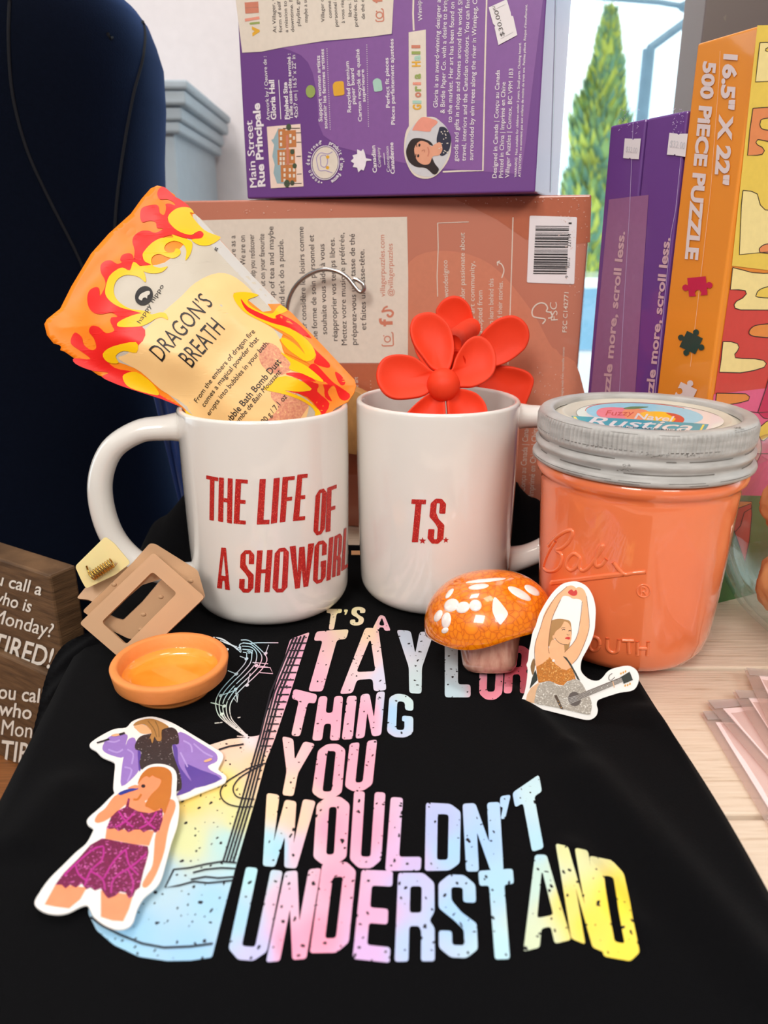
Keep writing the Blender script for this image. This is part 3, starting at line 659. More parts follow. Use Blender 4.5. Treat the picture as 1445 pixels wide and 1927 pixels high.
T(A, R_, '$32.00', (664, 700), (736, 712), 32, 1); o = A.obj('price_lettering', [PAPER, BEIGE], p2b); o.parent = PST
A = Art(S1, .0003); A.stroke(rq([(488, 570), (480, 760), (470, 1000), (440, 1500), (420, 1900)]), .9, 0); A.obj('wrap_seam', M('wrap seam pale', (190, 170, 210), .2, .02), p1b)
A = Art(S2, .0003); A.stroke(rq([(715, 750), (690, 1000), (668, 1110), (630, 1500), (590, 1900)]), .9, 0); A.obj('wrap_seam', M('wrap seam pale', (190, 170, 210), .2, .02), p2b)
O1 = lambda pts: cr(1300, 40, 5.352, pts); O2 = lambda pts: cr(1250, 400, 5.072, pts)
A = Art(OS, .0005)
T(A, (1300, 40, 5.352), '16.5" X 22"', (345, 330), (248, 1640), 128, 0, bold=.045)
T(A, (1000, 0, 2.535), '500 PiECE PUZZLE', (826, 292), (738, 1236), 56, 0, bold=.045)
A.obj('spine_text', M('greyed white print', (222, 206, 204), .5, .02), ob)
RASP = ink('raspberry print', (196, 26, 70)); PINE = ink('dark green print', (26, 64, 56))
def piece(art, c, sz, rot, m, knobs):
    p = []
    for k in range(4):
        a = rot + k*pi/2; e = Vector((cos(a), sin(a))); t = Vector((-sin(a), cos(a)))
        cor = Vector(c) + (e - t)*sz; p.append(cor)
        kn = knobs[k]
        if kn:
            base = Vector(c) + e*sz
            p.append(base - t*sz*.22)
            for j in range(7):
                b = -1.1 + 2.2*j/6
                q = base + (e*(.42+.30*cos(b*1.9))*kn)*sz*.9 + t*(sz*.36*sin(b*1.45)); p.append(q)
            p.append(base + t*sz*.22)
    art.poly([tuple(q) for q in p], m)
A = Art(OS, .0005)
piece(A, O2([(322, 705)])[0], 17.5, -.10, 0, (1, -1, 1, 0)); piece(A, O2([(262, 1240)])[0], 16.5, .45, 1, (1, 1, 1, 1)); piece(A, O2([(205, 1730)])[0], 17, .45, 2, (0, 0, -1, 1))
A.obj('spine_pieces', [RASP, PINE, M('white print spine', (226, 208, 206), .5, .02)], ob)
A = Art(OS, .0004); A.stroke([(1356, 96), (1354, 150), (1350, 200), (1338, 360), (1322, 500), (1300, 690)], .8, 0); A.obj('wrap_seam', M('wrap seam peach', (246, 200, 160), .2, .02), ob)
# cover: blocks of icing colours with dark outlines
YEL = ink('icing yellow', (232, 200, 84)); CRM = ink('icing cream', (240, 220, 150)); RED = ink('icing red', (206, 66, 58)); ORG = ink('icing orange', (226, 140, 62)); PNK = ink('icing pink', (222, 96, 140)); MAG = ink('icing magenta', (196, 28, 84)); LEAF = ink('cover green', (70, 120, 62)); LINE = ink('outline ink', (50, 34, 30)); PALE = ink('pale pink icing', (236, 208, 200)); SALM = ink('icing salmon', (226, 138, 84))
A = Art(OC, .0003)
X1 = 1700
A.poly([(1424, 48), (X1, 40), (X1, 540), (1376, 500)], 0)
A.poly([(1372, 543), (1480, 520), (X1, 560), (X1, 800), (1342, 750)], 2)
A.poly([(1342, 742), (X1, 700), (X1, 950), (1325, 935)], 4)
A.poly([(1325, 930), (X1, 940), (X1, 1110), (1290, 1190), (1300, 1030)], 6)
A.obj('cover_ground', [YEL, CRM, RED, ORG, PNK, MAG, LEAF], ob)
A = Art(OC, .0004)
def blob(pts, m, out=True, wd=1.5):
    A.off = .0004; A.poly(pts, m); A.off = .0005
    if out: A.stroke(pts + pts[:1], wd, 8)
blob(O1([(686, 218), (740, 214), (778, 216), (900, 200), (900, 600), (642, 612), (662, 420)]), 1)
blob(O1([(776, 262), (745, 280), (742, 298), (776, 312)]), 0)
blob(O1([(616, 878), (700, 872), (900, 860), (900, 1205), (776, 1212), (700, 1196), (665, 1192), (645, 1220), (662, 1246), (710, 1270), (732, 1305), (710, 1340), (660, 1350), (562, 1352), (585, 1100)]), 9)
blob(sm(O1([(720, 984), (690, 1020), (690, 1060), (730, 1092), (900, 1100), (900, 975)]), 3), 0)
blob(O1([(516, 1704), (600, 1712), (660, 1740), (674, 1790), (690, 1850), (740, 1900), (900, 1915), (900, 2310), (480, 2350), (500, 1850)]), 1)
blob(sm(O2([(1100, 290), (960, 302), (905, 335), (900, 365), (925, 383), (1100, 386)]), 3), 9)
blob(O2([(645, 524), (740, 548), (830, 572), (940, 580), (1100, 575), (1100, 930), (720, 928), (668, 912), (658, 880), (680, 846), (740, 815), (776, 775), (765, 745), (700, 736), (622, 735)]), 1)
blob(sm(O2([(1100, 690), (950, 715), (890, 745), (872, 780), (885, 806), (1100, 808)]), 3), 0)
blob(sm(O2([(1100, 1066), (900, 1070), (830, 1095), (800, 1140), (820, 1170), (900, 1186), (1100, 1185)]), 3), 3)
blob(O2([(552, 1230), (630, 1232), (690, 1250), (706, 1285), (690, 1320), (664, 1350), (670, 1384), (740, 1392), (860, 1395), (940, 1410), (966, 1440), (945, 1475), (850, 1505), (720, 1528), (518, 1522), (535, 1400)]), 1)
blob(O2([(492, 1722), (640, 1724), (770, 1728), (806, 1756), (795, 1790), (720, 1812), (600, 1832), (566, 1845), (600, 1875), (612, 1900), (470, 1920)]), 3)
blob(O2([(612, 1870), (760, 1890), (890, 1910), (1000, 1900), (1100, 2300), (480, 2300), (470, 1930)]), 4)
blob(O2([(989, 1580), (955, 1700), (885, 1905), (940, 1960), (1100, 1990), (1100, 1560)]), 5)
blob(sm(cr(1340, 720, 3.57, [(210, 400), (240, 360), (290, 345), (320, 380), (320, 480), (270, 560), (220, 575), (205, 520)]), 3), 10)
blob(sm(cr(1340, 720, 3.57, [(250, 330), (300, 310), (380, 250), (420, 300), (340, 390), (300, 350)]), 3), 0)
blob(cr(1340, 720, 3.57, [(95, 790), (260, 798), (262, 840), (210, 870), (185, 960), (150, 1000), (130, 985), (110, 1040), (72, 1030)]), 3)
blob(cr(1340, 720, 3.57, [(150, 850), (255, 810), (262, 880), (245, 1060), (215, 1200), (180, 1100), (130, 960)]), 2)
A.stroke(cr(1340, 720, 3.57, [(245, 522), (258, 514)]), 2, 8); A.stroke(cr(1340, 720, 3.57, [(110, 730), (150, 690), (170, 650), (140, 660), (120, 700)]), 2, 8, smooth=3)
A.obj('cover_icing', [YEL, CRM, RED, ORG, PNK, MAG, LEAF, SALM, LINE, SALM, PALE], ob)
# --- grey brown box, tallest, behind them
g0 = at_y(1324, 40, .70); d2 = Vector((n_o.x, n_o.y)); 
gb = Vector((g0.x, g0.y)); GZ = .50
t = thing('puzzle_box', 'tall grey brown box behind the orange puzzle box', 'puzzle box', (gb.x+.1, gb.y+.04, 0), PBG)
mb = MB(); box_mb(mb, [(gb.x, gb.y), (gb.x+.22, gb.y-.01), (gb.x+.22, gb.y+.05), (gb.x, gb.y+.05)], .0003, GZ)
bevel(mb.obj('carton', wrapped('grey brown carton', (98, 86, 82), (112, 100, 92), 4), t), .0012, 3)
gs = plane_surf((gb.x, gb.y, 0), (-.01, -1, 0))
A = Art(gs, .0006); A.poly(cr(1280, 0, 8.757, [(700, 290), (1000, 20), (1100, -60), (1445, -60), (1300, 200), (1000, 470), (800, 460)]), 0); A.stroke(cr(1280, 0, 8.757, [(998, -20), (985, 250), (970, 450)]), .9, 1)
A.obj('printed_shapes', [ink('taupe tint', (116, 104, 92)), M('wrap seam grey', (200, 196, 190), .2, .02)], t)
# ------------------------------------------------------------------ t-shirt spread over the table
def sstep(a, b, x):
    t = max(0, min(1, (x-a)/(b-a))); return t*t*(3-2*t)
def seg_d(x, y, a, b):
    ax, ay, bx_, by = a.x, a.y, b.x, b.y
    t = max(0, min(1, ((x-ax)*(bx_-ax)+(y-ay)*(by-ay))/((bx_-ax)**2+(by-ay)**2)))
    return sqrt((x-ax-t*(bx_-ax))**2 + (y-ay-t*(by-ay))**2), t
FOLDS = [(at_z(1040, 1400, 0), at_z(1445, 1860, 0), .0055, .010), (at_z(930, 1290, 0), at_z(1060, 1420, 0), .0035, .006), (at_z(1190, 1330, 0), at_z(1330, 1450, 0), .003, .007),
         (at_z(10, 1640, 0), at_z(120, 1500, 0), .003, .010), (at_z(1050, 1580, 0), at_z(1190, 1760, 0), .0022, .005)]
XL, XR = -.153, .1235
def rise(x):
    pts = [(-.20, .0), (-.16, .012), (-.13, .036), (-.105, .046), (-.075, .040), (-.045, .014), (.0, .012), (.03, .030), (.06, .046), (.088, .042), (.104, .030), (.125, .016)]
    for (a, p), (b, q) in zip(pts[:-1], pts[1:]):
        if a <= x <= b: return p + (q-p)*sstep(a, b, x)
    return 0
def shirt_z(x, y):
    z = .0030
    for a, b, h, s in FOLDS:
        d, t = seg_d(x, y, a, b); z += h*exp(-(d/s)**2)*sstep(0, .25, t)*(1 if h < .005 else 1)
    z += .0005*noise.noise(Vector((x*22, y*22, 1))) + .0004
    z += rise(x)*sstep(.455, .505, y)
    return z
TEE = M('black cotton jersey', (10, 10, 12), .95, .15, 900, bump=.35, bscale=1400, sheen=.02, spec=.06, stretch=(3, .6, 1))
shirt = thing('t_shirt', 'black t-shirt with pastel distressed lettering and guitar print, spread under the mugs', 't-shirt', (-.02, .30, 0))
mb = MB(); cols = []
drape = [(-.1720, -.112), (-.1712, -.085), (-.1700, -.060), (-.1682, -.038), (-.1655, -.018), (-.1620, -.006), (-.1580, .0005)]
nx = 150
xs = [(a, z) for a, z in drape] + [(XL + (XR-XL)*i/nx, None) for i in range(nx+1)]
ny = 190; y0, y1 = .085, .512
ymax = lambda x: .512 - .034*exp(-((x+.018)/.032)**4)
vs = []
for j in range(ny+1):
    for ii, (x, z) in enumerate(xs):
        yy = y0 + (ymax(x)-y0)*j/ny
        x += max(0, min(.030, .013 - (yy-.247)*.125))*sstep(60, 8, ii)
        hang = .35 + .65*(1 - sstep(.33, .47, yy))
        wob = .0016*sin(yy*90) + .0012*sin(yy*41+1)
        if z is None:
            e = (XR - x)/.004; zz = shirt_z(x, yy)
            if x > XR-.004: zz = .0006 + (zz-.0006)*sstep(0, 1, e)
            vs.append((x + (.0012*sin(yy*34) if x > XR-.03 else 0), yy, zz))
        else:
            vs.append((x + wob*sstep(0, -.05, z), yy, (z*hang if z < 0 else z) + (shirt_z(XL, yy)-.003)*sstep(-.09, .0, z)))
W_ = len(xs)
fs = [(j*W_+i, j*W_+i+1, (j+1)*W_+i+1, (j+1)*W_+i) for j in range(ny) for i in range(W_-1)]
mb.add(vs, fs)
so = mb.obj('shirt_fabric', TEE, shirt, True)
m_ = so.modifiers.new('s', 'SOLIDIFY'); m_.thickness = .0012; m_.offset = -1
SH = bvh_surf(mb, .33)
# sleeve folded beside the body on the left edge
SLP = plane_surf(at_y(115, 1280, .345), (.25, -.80, .55))
slo = sm([(72, 1338), (82, 1290), (97, 1248), (120, 1214), (150, 1197), (190, 1184), (230, 1190), (225, 1250), (180, 1310), (130, 1370), (85, 1395), (62, 1390)], 4)
v, f = refine(*tess([slo]), 9)
def sl_h(p):
    d = min((Vector(p) - Vector(q)).length for q in slo)
    return .011*sstep(0, 45, d)**.7 + .0016*sin((p[0]*.8+p[1])*.16)*sstep(0, 25, d)
mb = MB(); n_ = len(v)
mb.add([SLP(p[0], p[1], sl_h(p)) for p in v] + [SLP(p[0], p[1], -.3*sl_h(p)-.0006) for p in v], f + [tuple(k+n_ for k in t[::-1]) for t in f])
recalc(mb.obj('sleeve', TEE, shirt, True))

# pastel ink with worn flecks
def worn_ink():
    m, t, p = node_mat('distressed pastel ink'); n = t.nodes.new; l = t.links.new
    at = n('ShaderNodeAttribute'); at.attribute_name = 'Col'; co = n('ShaderNodeTexCoord')
    v = n('ShaderNodeTexVoronoi'); v.voronoi_dimensions = '2D'; v.inputs['Scale'].default_value = 420; v.inputs['Randomness'].default_value = 1
    mp = n('ShaderNodeMapping'); mp.inputs['Scale'].default_value = (1, .72, 1); mp.inputs['Rotation'].default_value = (0, 0, .5)
    nz = n('ShaderNodeTexNoise'); nz.inputs['Scale'].default_value = 190
    l(co.outputs['Object'], nz.inputs['Vector']); ad = n('ShaderNodeVectorMath'); ad.operation = 'MULTIPLY_ADD'; ad.inputs[1].default_value = (.004, .004, 0)
    l(nz.outputs['Color'], ad.inputs[0]); l(co.outputs['Object'], ad.inputs[2]); l(ad.outputs[0], mp.inputs[0]); l(mp.outputs[0], v.inputs['Vector'])
    s = n('ShaderNodeSeparateColor'); l(v.outputs['Color'], s.inputs[0])
    gt = n('ShaderNodeMath'); gt.operation = 'MULTIPLY_ADD'; gt.inputs[1].default_value = .62; gt.inputs[2].default_value = -.385; l(s.outputs[0], gt.inputs[0])   # only some cells are worn, to different sizes
    lt = n('ShaderNodeMath'); lt.operation = 'LESS_THAN'; l(v.outputs['Distance'], lt.inputs[0]); l(gt.outputs[0], lt.inputs[1])
    mx = n('ShaderNodeMix'); mx.data_type = 'RGBA'; l(lt.outputs[0], mx.inputs[0]); l(at.outputs['Color'], mx.inputs[6]); mx.inputs[7].default_value = (*lin((20, 18, 22)), 1)
    l(mx.outputs[2], p.inputs['Base Color']); p.inputs['Roughness'].default_value = .6; p.inputs['Specular IOR Level'].default_value = .3; return m
WORN = worn_ink()
BLOBS = [(600, 1190, (244, 196, 204)), (590, 1290, (246, 176, 196)), (694, 1185, (250, 222, 190)), (690, 1245, (246, 206, 206)), (720, 1275, (214, 214, 236)), (760, 1200, (192, 206, 224)), (780, 1290, (196, 216, 220)),
         (850, 1240, (196, 212, 220)), (850, 1310, (190, 214, 224)), (920, 1305, (244, 150, 170)), (980, 1250, (232, 100, 120)), (665, 1165, (238, 228, 190)), (725, 1180, (240, 186, 204)), (620, 1165, (242, 222, 190)), (650, 1153, (236, 226, 170)),
         (570, 1310, (248, 176, 198)), (620, 1350, (250, 170, 192)), (690, 1350, (250, 172, 196)), (742, 1345, (172, 210, 242)), (770, 1320, (200, 224, 226)), (540, 1420, (250, 196, 196)), (545, 1490, (252, 210, 184)), (615, 1450, (250, 166, 188)), (680, 1440, (250, 168, 190)),
         (515, 1520, (252, 214, 174)), (560, 1540, (252, 204, 178)), (500, 1590, (176, 222, 236)), (525, 1600, (170, 218, 240)), (560, 1600, (236, 190, 210)), (620, 1560, (250, 164, 190)), (690, 1570, (248, 166, 194)), (740, 1620, (226, 180, 220)), (770, 1625, (206, 186, 230)),
         (825, 1560, (180, 192, 240)), (850, 1600, (168, 208, 246)), (910, 1590, (168, 204, 248)), (950, 1510, (176, 210, 246)), (1000, 1500, (196, 226, 234)), (1015, 1590, (178, 220, 240)),
         (450, 1730, (170, 214, 242)), (470, 1650, (178, 224, 234)), (490, 1790, (196, 196, 240)), (540, 1700, (236, 186, 212)), (540, 1780, (248, 160, 190)), (630, 1660, (246, 166, 192)), (600, 1760, (250, 158, 186)), (700, 1720, (236, 172, 208)), (690, 1790, (216, 178, 226)),
         (770, 1660, (190, 196, 240)), (770, 1780, (180, 202, 242)), (860, 1720, (166, 206, 246)), (940, 1660, (172, 214, 240)), (945, 1790, (186, 226, 240)), (1010, 1660, (196, 224, 214)), (1000, 1770, (212, 224, 190)), (1070, 1700, (236, 220, 120)), (1065, 1600, (222, 222, 160)), (1110, 1740, (246, 220, 90)), (1160, 1700, (252, 222, 66)), (1180, 1790, (252, 226, 80)),
         (560, 1220, (240, 176, 204)), (540, 1300, (240, 168, 196)), (500, 1385, (248, 186, 190)), (440, 1400, (250, 204, 176)), (480, 1440, (250, 206, 166)), (350, 1500, (244, 214, 120)), (420, 1480, (248, 222, 130)), (450, 1540, (226, 224, 160)), (350, 1580, (222, 226, 170)), (430, 1590, (184, 222, 220)), (300, 1650, (184, 216, 232)), (400, 1700, (166, 212, 240)), (250, 1760, (160, 208, 238)), (360, 1790, (160, 206, 240)),
         (400, 1215, (226, 236, 240)), (480, 1225, (180, 216, 230)), (500, 1250, (236, 190, 208)), (420, 1290, (176, 222, 236)), (400, 1330, (204, 228, 214)), (440, 1370, (224, 220, 214)), (470, 1385, (240, 222, 224))]
BL = [(x, y, lin(c)) for x, y, c in BLOBS]
def pastel(px):
    out = []
    for u, v in px:
        W = 0; C = [0, 0, 0]
        for x, y, c in BL:
            d = 1/(((u-x)**2+(v-y)**2)**1.7+400)
            W += d; C[0] += c[0]*d; C[1] += c[1]*d; C[2] += c[2]*d
        out.append((C[0]/W, C[1]/W, C[2]/W))
    return out
ct = lambda pts: cr(390, 1120, 3.1413, pts); cu = lambda pts: cr(400, 1450, 1.7202, pts); cm = lambda pts: cr(780, 1070, 3.284, pts)
def word(name, items):
    A = Art(SH, .00035, 12)
    for ch, quad, s, b in items:
        k = .022; q = [Vector(p) for p in quad]; q = [q[0]*(1-k)+q[1]*k, q[1]*(1-k)+q[0]*k, q[2]*(1-k)+q[3]*k, q[3]*(1-k)+q[2]*k]
        A.glyph(ch, q, s*.95, b, 6.0)
    return A.obj(name, WORN, shirt, False, color=pastel(A.px))
word('printed_word', [('T', ct([(705, 85), (800, 85), (775, 208), (690, 208)]), .40, .2), ("'", ct([(808, 88), (835, 88), (830, 120), (808, 120)]), .4, .2), ('S', ct([(855, 70), (940, 75), (922, 182), (838, 184)]), .40, .17), ('A', ct([(996, 118), (1070, 128), (1088, 216), (972, 206)]), .36, .17)])
word('printed_word', [('T', ct([(640, 218), (842, 204), (740, 575), (538, 570)]), .46, .16), ('A', ct([(855, 190), (1090, 205), (1066, 565), (776, 590)]), .29, .17), ('Y', ct([(1113, 208), (1345, 225), (1330, 590), (1130, 580)]), .40, .17), ('L', cm([(183, 300), (345, 300), (350, 800), (183, 800)]), .54, .16), ('O', cm([(400, 480), (560, 480), (545, 815), (395, 815)]), .34, .15), ('R', cm([(560, 480), (722, 480), (700, 775), (548, 775)]), .36, .15)])
word('printed_word', [('T', ct([(508, 556), (655, 592), (594, 842), (450, 832)]), .40, .22), ('H', ct([(657, 602), (806, 600), (786, 862), (616, 864)]), .38, .24), ('I', ct([(826, 600), (886, 598), (860, 856), (793, 858)]), .4, .2), ('N', ct([(905, 592), (1054, 570), (1031, 832), (872, 854)]), .37, .2), ('G', ct([(1074, 578), (1222, 600), (1220, 848), (1056, 842)]), .36, .17)])
word('printed_word', [('Y', ct([(438, 836), (642, 884), (578, 1200), (374, 1180)]), .36, .2), ('O', ct([(656, 886), (824, 880), (796, 1208), (610, 1208)]), .36, .13), ('U', ct([(838, 882), (1008, 856), (976, 1156), (806, 1168)]), .38, .17)])
word('printed_word', [('W', cu([(172, 74), (338, 102), (296, 322), (138, 310)]), .44, .2), ('O', cu([(336, 88), (448, 86), (434, 308), (322, 308)]), .40, .15), ('U', cu([(456, 68), (562, 74), (546, 320), (440, 318)]), .36, .15), ('L', cu([(574, 88), (690, 95), (676, 326), (556, 328)]), .38, .19), ('D', cu([(688, 106), (806, 112), (802, 326), (684, 328)]), .36, .16), ('N', cu([(806, 110), (932, 104), (944, 328), (818, 330)]), .36, .2), ("'", cu([(930, 86), (966, 80), (962, 158), (928, 160)]), .4, .2), ('T', cu([(968, 76), (1058, 14), (1100, 245), (1006, 275)]), .44, .24)])
word('printed_word', [('U', cu([(106, 314), (230, 328), (172, 622), (42, 612)]), .34, .15), ('N', cu([(232, 330), (354, 318), (306, 612), (170, 624)]), .36, .2), ('D', cu([(352, 306), (470, 294), (440, 592), (312, 594)]), .37, .16), ('E', cu([(480, 324), (586, 328), (576, 626), (450, 612)]), .38, .17), ('R', cu([(598, 334), (720, 334), (722, 620), (586, 622)]), .36, .15), ('S', cu([(728, 338), (852, 342), (862, 612), (730, 606)]), .36, .15), ('T', cu([(857, 328), (974, 320), (996, 612), (880, 616)]), .46, .17), ('A', cu([(1016, 275), (1108, 275), (1164, 550), (1002, 590)]), .36, .18), ('N', cu([(1108, 238), (1216, 262), (1278, 596), (1158, 546)]), .42, .22), ('D', cu([(1216, 278), (1326, 300), (1392, 628), (1262, 604)]), .38, .17)])
# half guitar
A = Art(SH, .0003, 14)
A.poly(round_poly([(546, 1204), (583, 1190), (548, 1300), (517, 1392), (500, 1435), (481, 1505), (447, 1620), (422, 1712), (399, 1803), (360, 1809), (315, 1810), (262, 1802), (215, 1780), (182, 1752), (166, 1720), (172, 1680), (205, 1640), (260, 1570), (290, 1520), (310, 1470), (345, 1430), (385, 1406), (430, 1392), (470, 1388), (489, 1385)], 5))
GTR = A.obj('printed_guitar', WORN, shirt, color=pastel(A.px))
DK = M('dark shirt line', (24, 20, 30), .8, .1)
A = Art(SH, .0006, 16)
for k in range(4):
    f = .22 + .19*k
    A.stroke([(546+37*f-2, 1204-8*f), (510+34*f-8, 1305), (489+28*f-6, 1388), (455+34*f-8, 1510), (424+34*f-12, 1625)], 3.4)
for k in range(15):
    t = k/15; a = Vector((545, 1212))*(1-t) + Vector((482, 1420))*t; b = Vector((577, 1212))*(1-t) + Vector((506, 1420))*t; A.stroke([(a.x+4, a.y), (b.x, b.y)], 2.4)
A.stroke(ct([(350, 1000), (260, 1025), (170, 1075), (105, 1120), (78, 1170), (90, 1215), (130, 1245), (200, 1260), (270, 1258)]), 2.6, smooth=4)
A.stroke(ct([(330, 1010), (250, 1050), (190, 1090), (155, 1140), (160, 1180), (190, 1205), (280, 1215)]), 2.6, smooth=4)
cp = lambda pts: cr(60, 1330, 3.6125, pts)
for pts in ([(1390, 1070), (1290, 1062), (1180, 1080), (1070, 1105), (965, 1115), (905, 1240), (1000, 1225), (1100, 1198), (1200, 1208), (1370, 1190)], [(1095, 1138), (1180, 1115), (1290, 1105), (1390, 1110)], [(1080, 1185), (1180, 1165), (1270, 1175), (1380, 1165)], [(400, 1440), (480, 1500), (600, 1560), (750, 1620), (900, 1648), (1080, 1640), (1230, 1620)], [(1270, 300), (1340, 278), (1440, 262)]):
    A.stroke(cp(pts), 4.0 if pts[0][0] == 400 else 3.2)
o = A.obj('printed_guitar_lines', DK, shirt); o.parent = GTR
# staff and notes
A = Art(SH, .00035, 20)
base = [(205, 305), (262, 312), (292, 350), (282, 410), (232, 470), (170, 530), (118, 590), (92, 650), (104, 720), (150, 770), (200, 812), (246, 850)]
for k in range(5):
    o = (k-2)*1.0
    pts = []
    for i, (x, y) in enumerate(base):
        t = i/11; wd = 30*(1-t)**.35 if t < .75 else 24*(1-t)/.25*.7+3
        nx_ = (-.1, -.6) if i < 2 else (1, .25)
        pts.append((x + o*wd*nx_[0], y + o*wd*nx_[1]))
    A.stroke(ct(pts), 1.7, smooth=5)
for k in range(4): A.stroke(ct([(36+20*k, 252+10*k - (8 if k == 1 else 0)), (90+25*k, 262+16*k), (150+16*k, 300+14*k), (196, 312)]), 1.6, smooth=4)
A.stroke(ct([(200, 312), (190, 300), (210, 286), (250, 290), (300, 285), (420, 285)]), 2, smooth=4)
for (x, y), (dx, dy) in (((345, 348), (18, -50)), ((290, 420), (70, 10)), ((232, 380), (-40, -16)), ((236, 536), (18, -70)), ((172, 470), (-50, -20)), ((80, 598), (80, -30)), ((100, 660), (-80, -20)), ((168, 560), (10, 70)), ((86, 708), (30, 50)), ((116, 326), (-50, -36))):
    A.ellipse(ct([(x, y)])[0], 3.8, 2.8, -.5, n=12); A.stroke(ct([(x, y), (x+dx, y+dy)]), 1.5)
for pts in ([(268, 402), (360, 410)], [(300, 430), (372, 432), (388, 468), (310, 462)], [(165, 585), (182, 590), (176, 640), (160, 615)], [(20, 640), (60, 646)], [(44, 762), (90, 756)], [(180, 730), (196, 726)], [(176, 838), (300, 846)], [(190, 812), (240, 832)]): A.stroke(ct(pts), 1.6)
A.obj('printed_staff', WORN, shirt, color=pastel(A.px))
A = Art(SH, .0004); A.poly([(661, 1037), (678, 1037), (678, 1045), (661, 1045)]); A.obj('neck_print', M('tan print', (216, 160, 110), .7, .05), shirt)

# ------------------------------------------------------------------ wooden hanger with metal hook
HW = M('pale varnished beech', (196, 146, 88), .4, .12, 20, stretch=(6, 40, 6))
hy = lambda x: .5188 - .0105 + (.13 - x)*.262*0 + 0
h0 = thing('clothes_hanger', 'beech clothes hanger with steel hook, standing behind the two mugs', 'hanger', (-.03, .50, .03))
PFp = PF(722, 700); dfr = Vector((dvec.x, dvec.y, 0)); nfr = PF.n
HS = plane_surf(PFp + nfr*.0115, nfr)
top_ = [(392, 890), (420, 850), (480, 795), (545, 752), (590, 730), (640, 724), (688, 740), (760, 790), (850, 850), (910, 895), (950, 925)]
bot_ = [(950, 955), (900, 940), (800, 905), (720, 872), (675, 852), (600, 846), (540, 862), (460, 915), (410, 940), (390, 930)]
lp = sm(top_ + bot_, 4)
mb = MB(); v, f = tess([lp]); N = len(lp)
mb.add([HS(p[0], p[1], .006) for p in lp] + [HS(p[0], p[1], -.006) for p in lp], [t for t in f] + [tuple(i+N for i in t[::-1]) for t in f] + [(i, (i+1) % N, N+(i+1) % N, N+i) for i in range(N)])
o = recalc(mb.obj('wooden_body', HW, h0)); bevel(o, .002, 3, 50)
STEEL = M('brushed steel', (196, 196, 196), .22, .05, 80, metal=1)
mb = MB(); pts = [(566, 735), (556, 690), (546, 640), (541, 596), (544, 566), (556, 540), (577, 520), (604, 508), (630, 509), (652, 520), (667, 538), (675, 547), (682, 549), (686, 543), (683, 534), (674, 527), (666, 524)]
tube(mb, catmull([HS(p[0], p[1], .001) for p in pts], 6), .00142, 12); mb.obj('hook', STEEL, h0, True)

# ------------------------------------------------------------------ mugs
CER = M('glazed white ceramic', (232, 228, 222), .22, .01, 20, coat=1.0, croug=.03)
REDG = glitter('red glitter vinyl', (186, 34, 30), (226, 96, 80), 2600)
def mug(c, r, h, label, hdir, span, group='white coffee mugs'):
    t = thing('coffee_mug', label, 'mug', (c[0], c[1], .0040), group)
    wl = .0034
    prof = [(0, .0)]
    prof += [(r*.66, 0), (r*.70, .0006)]
    for i in range(9):
        a = -pi/2 + (pi/2)*i/8; prof.append((r*.965 - .011 + .011*cos(a), .012 + .0115*sin(a)))
    prof += [(r*.985, h*.35), (r, h*.7), (r, h-.004)]
    for i in range(9):
        a = pi*i/8; prof.append((r - wl/2 + wl/2*cos(a), h - wl/2 + wl/2*sin(a)))
    prof += [(r-wl, h*.6), (r-wl-.0005, .018), (r*.8, .008), (0, .007)]
    mb = MB(); lathe(mb, prof, (c[0], c[1], .0040), 128); o = mb.obj('body', CER, t, True)
    S = bvh_surf(mb, .4)
    hd = Vector((hdir[0], hdir[1], 0)).normalized(); P = []; R = []
    ctr = [(r*.955, h*.90, 1.25), (r*1.02+.006, h*.895, 1.02), (r+.020, h*.88, .95), (r+.034, h*.80, .95), (r+.0415, h*.66, .98), (r+.0425, h*.50, 1.0), (r+.038, h*.34, 1.0), (r+.027, h*.215, .98), (r+.012, h*.155, 1.02), (r*.93, h*.135, 1.3)]
    cc = catmull([(a, b, k) for a, b, k in ctr], 6)
    mb = MB(); tube(mb, [Vector((c[0], c[1], .0040)) + hd*(p[0]*1.0 if p[0] <= r*1.02 else r + (p[0]-r)*span) + Vector((0, 0, p[1])) for p in cc], [.0066*p[2] for p in cc], 20, flat=(Vector((-hd.y, hd.x, 0)), 1.25))
    mb.obj('handle', CER, t, True)
    return t, S
m1, MS1 = mug((-.0645, .4070), .0452, .1140, 'left white mug with THE LIFE OF A SHOWGIRL in red glitter', (-1, -.10), 1.05)
m2, MS2 = mug((.0295, .4185), .0448, .1150, 'right white mug with small red glitter initials, holding the flower clip', (.985, .17), 1.0)
c1 = lambda pts: cr(180, 720, 2.89, pts); c2 = lambda pts: cr(640, 720, 3.705, pts)
A = Art(MS1, .00025, 10)
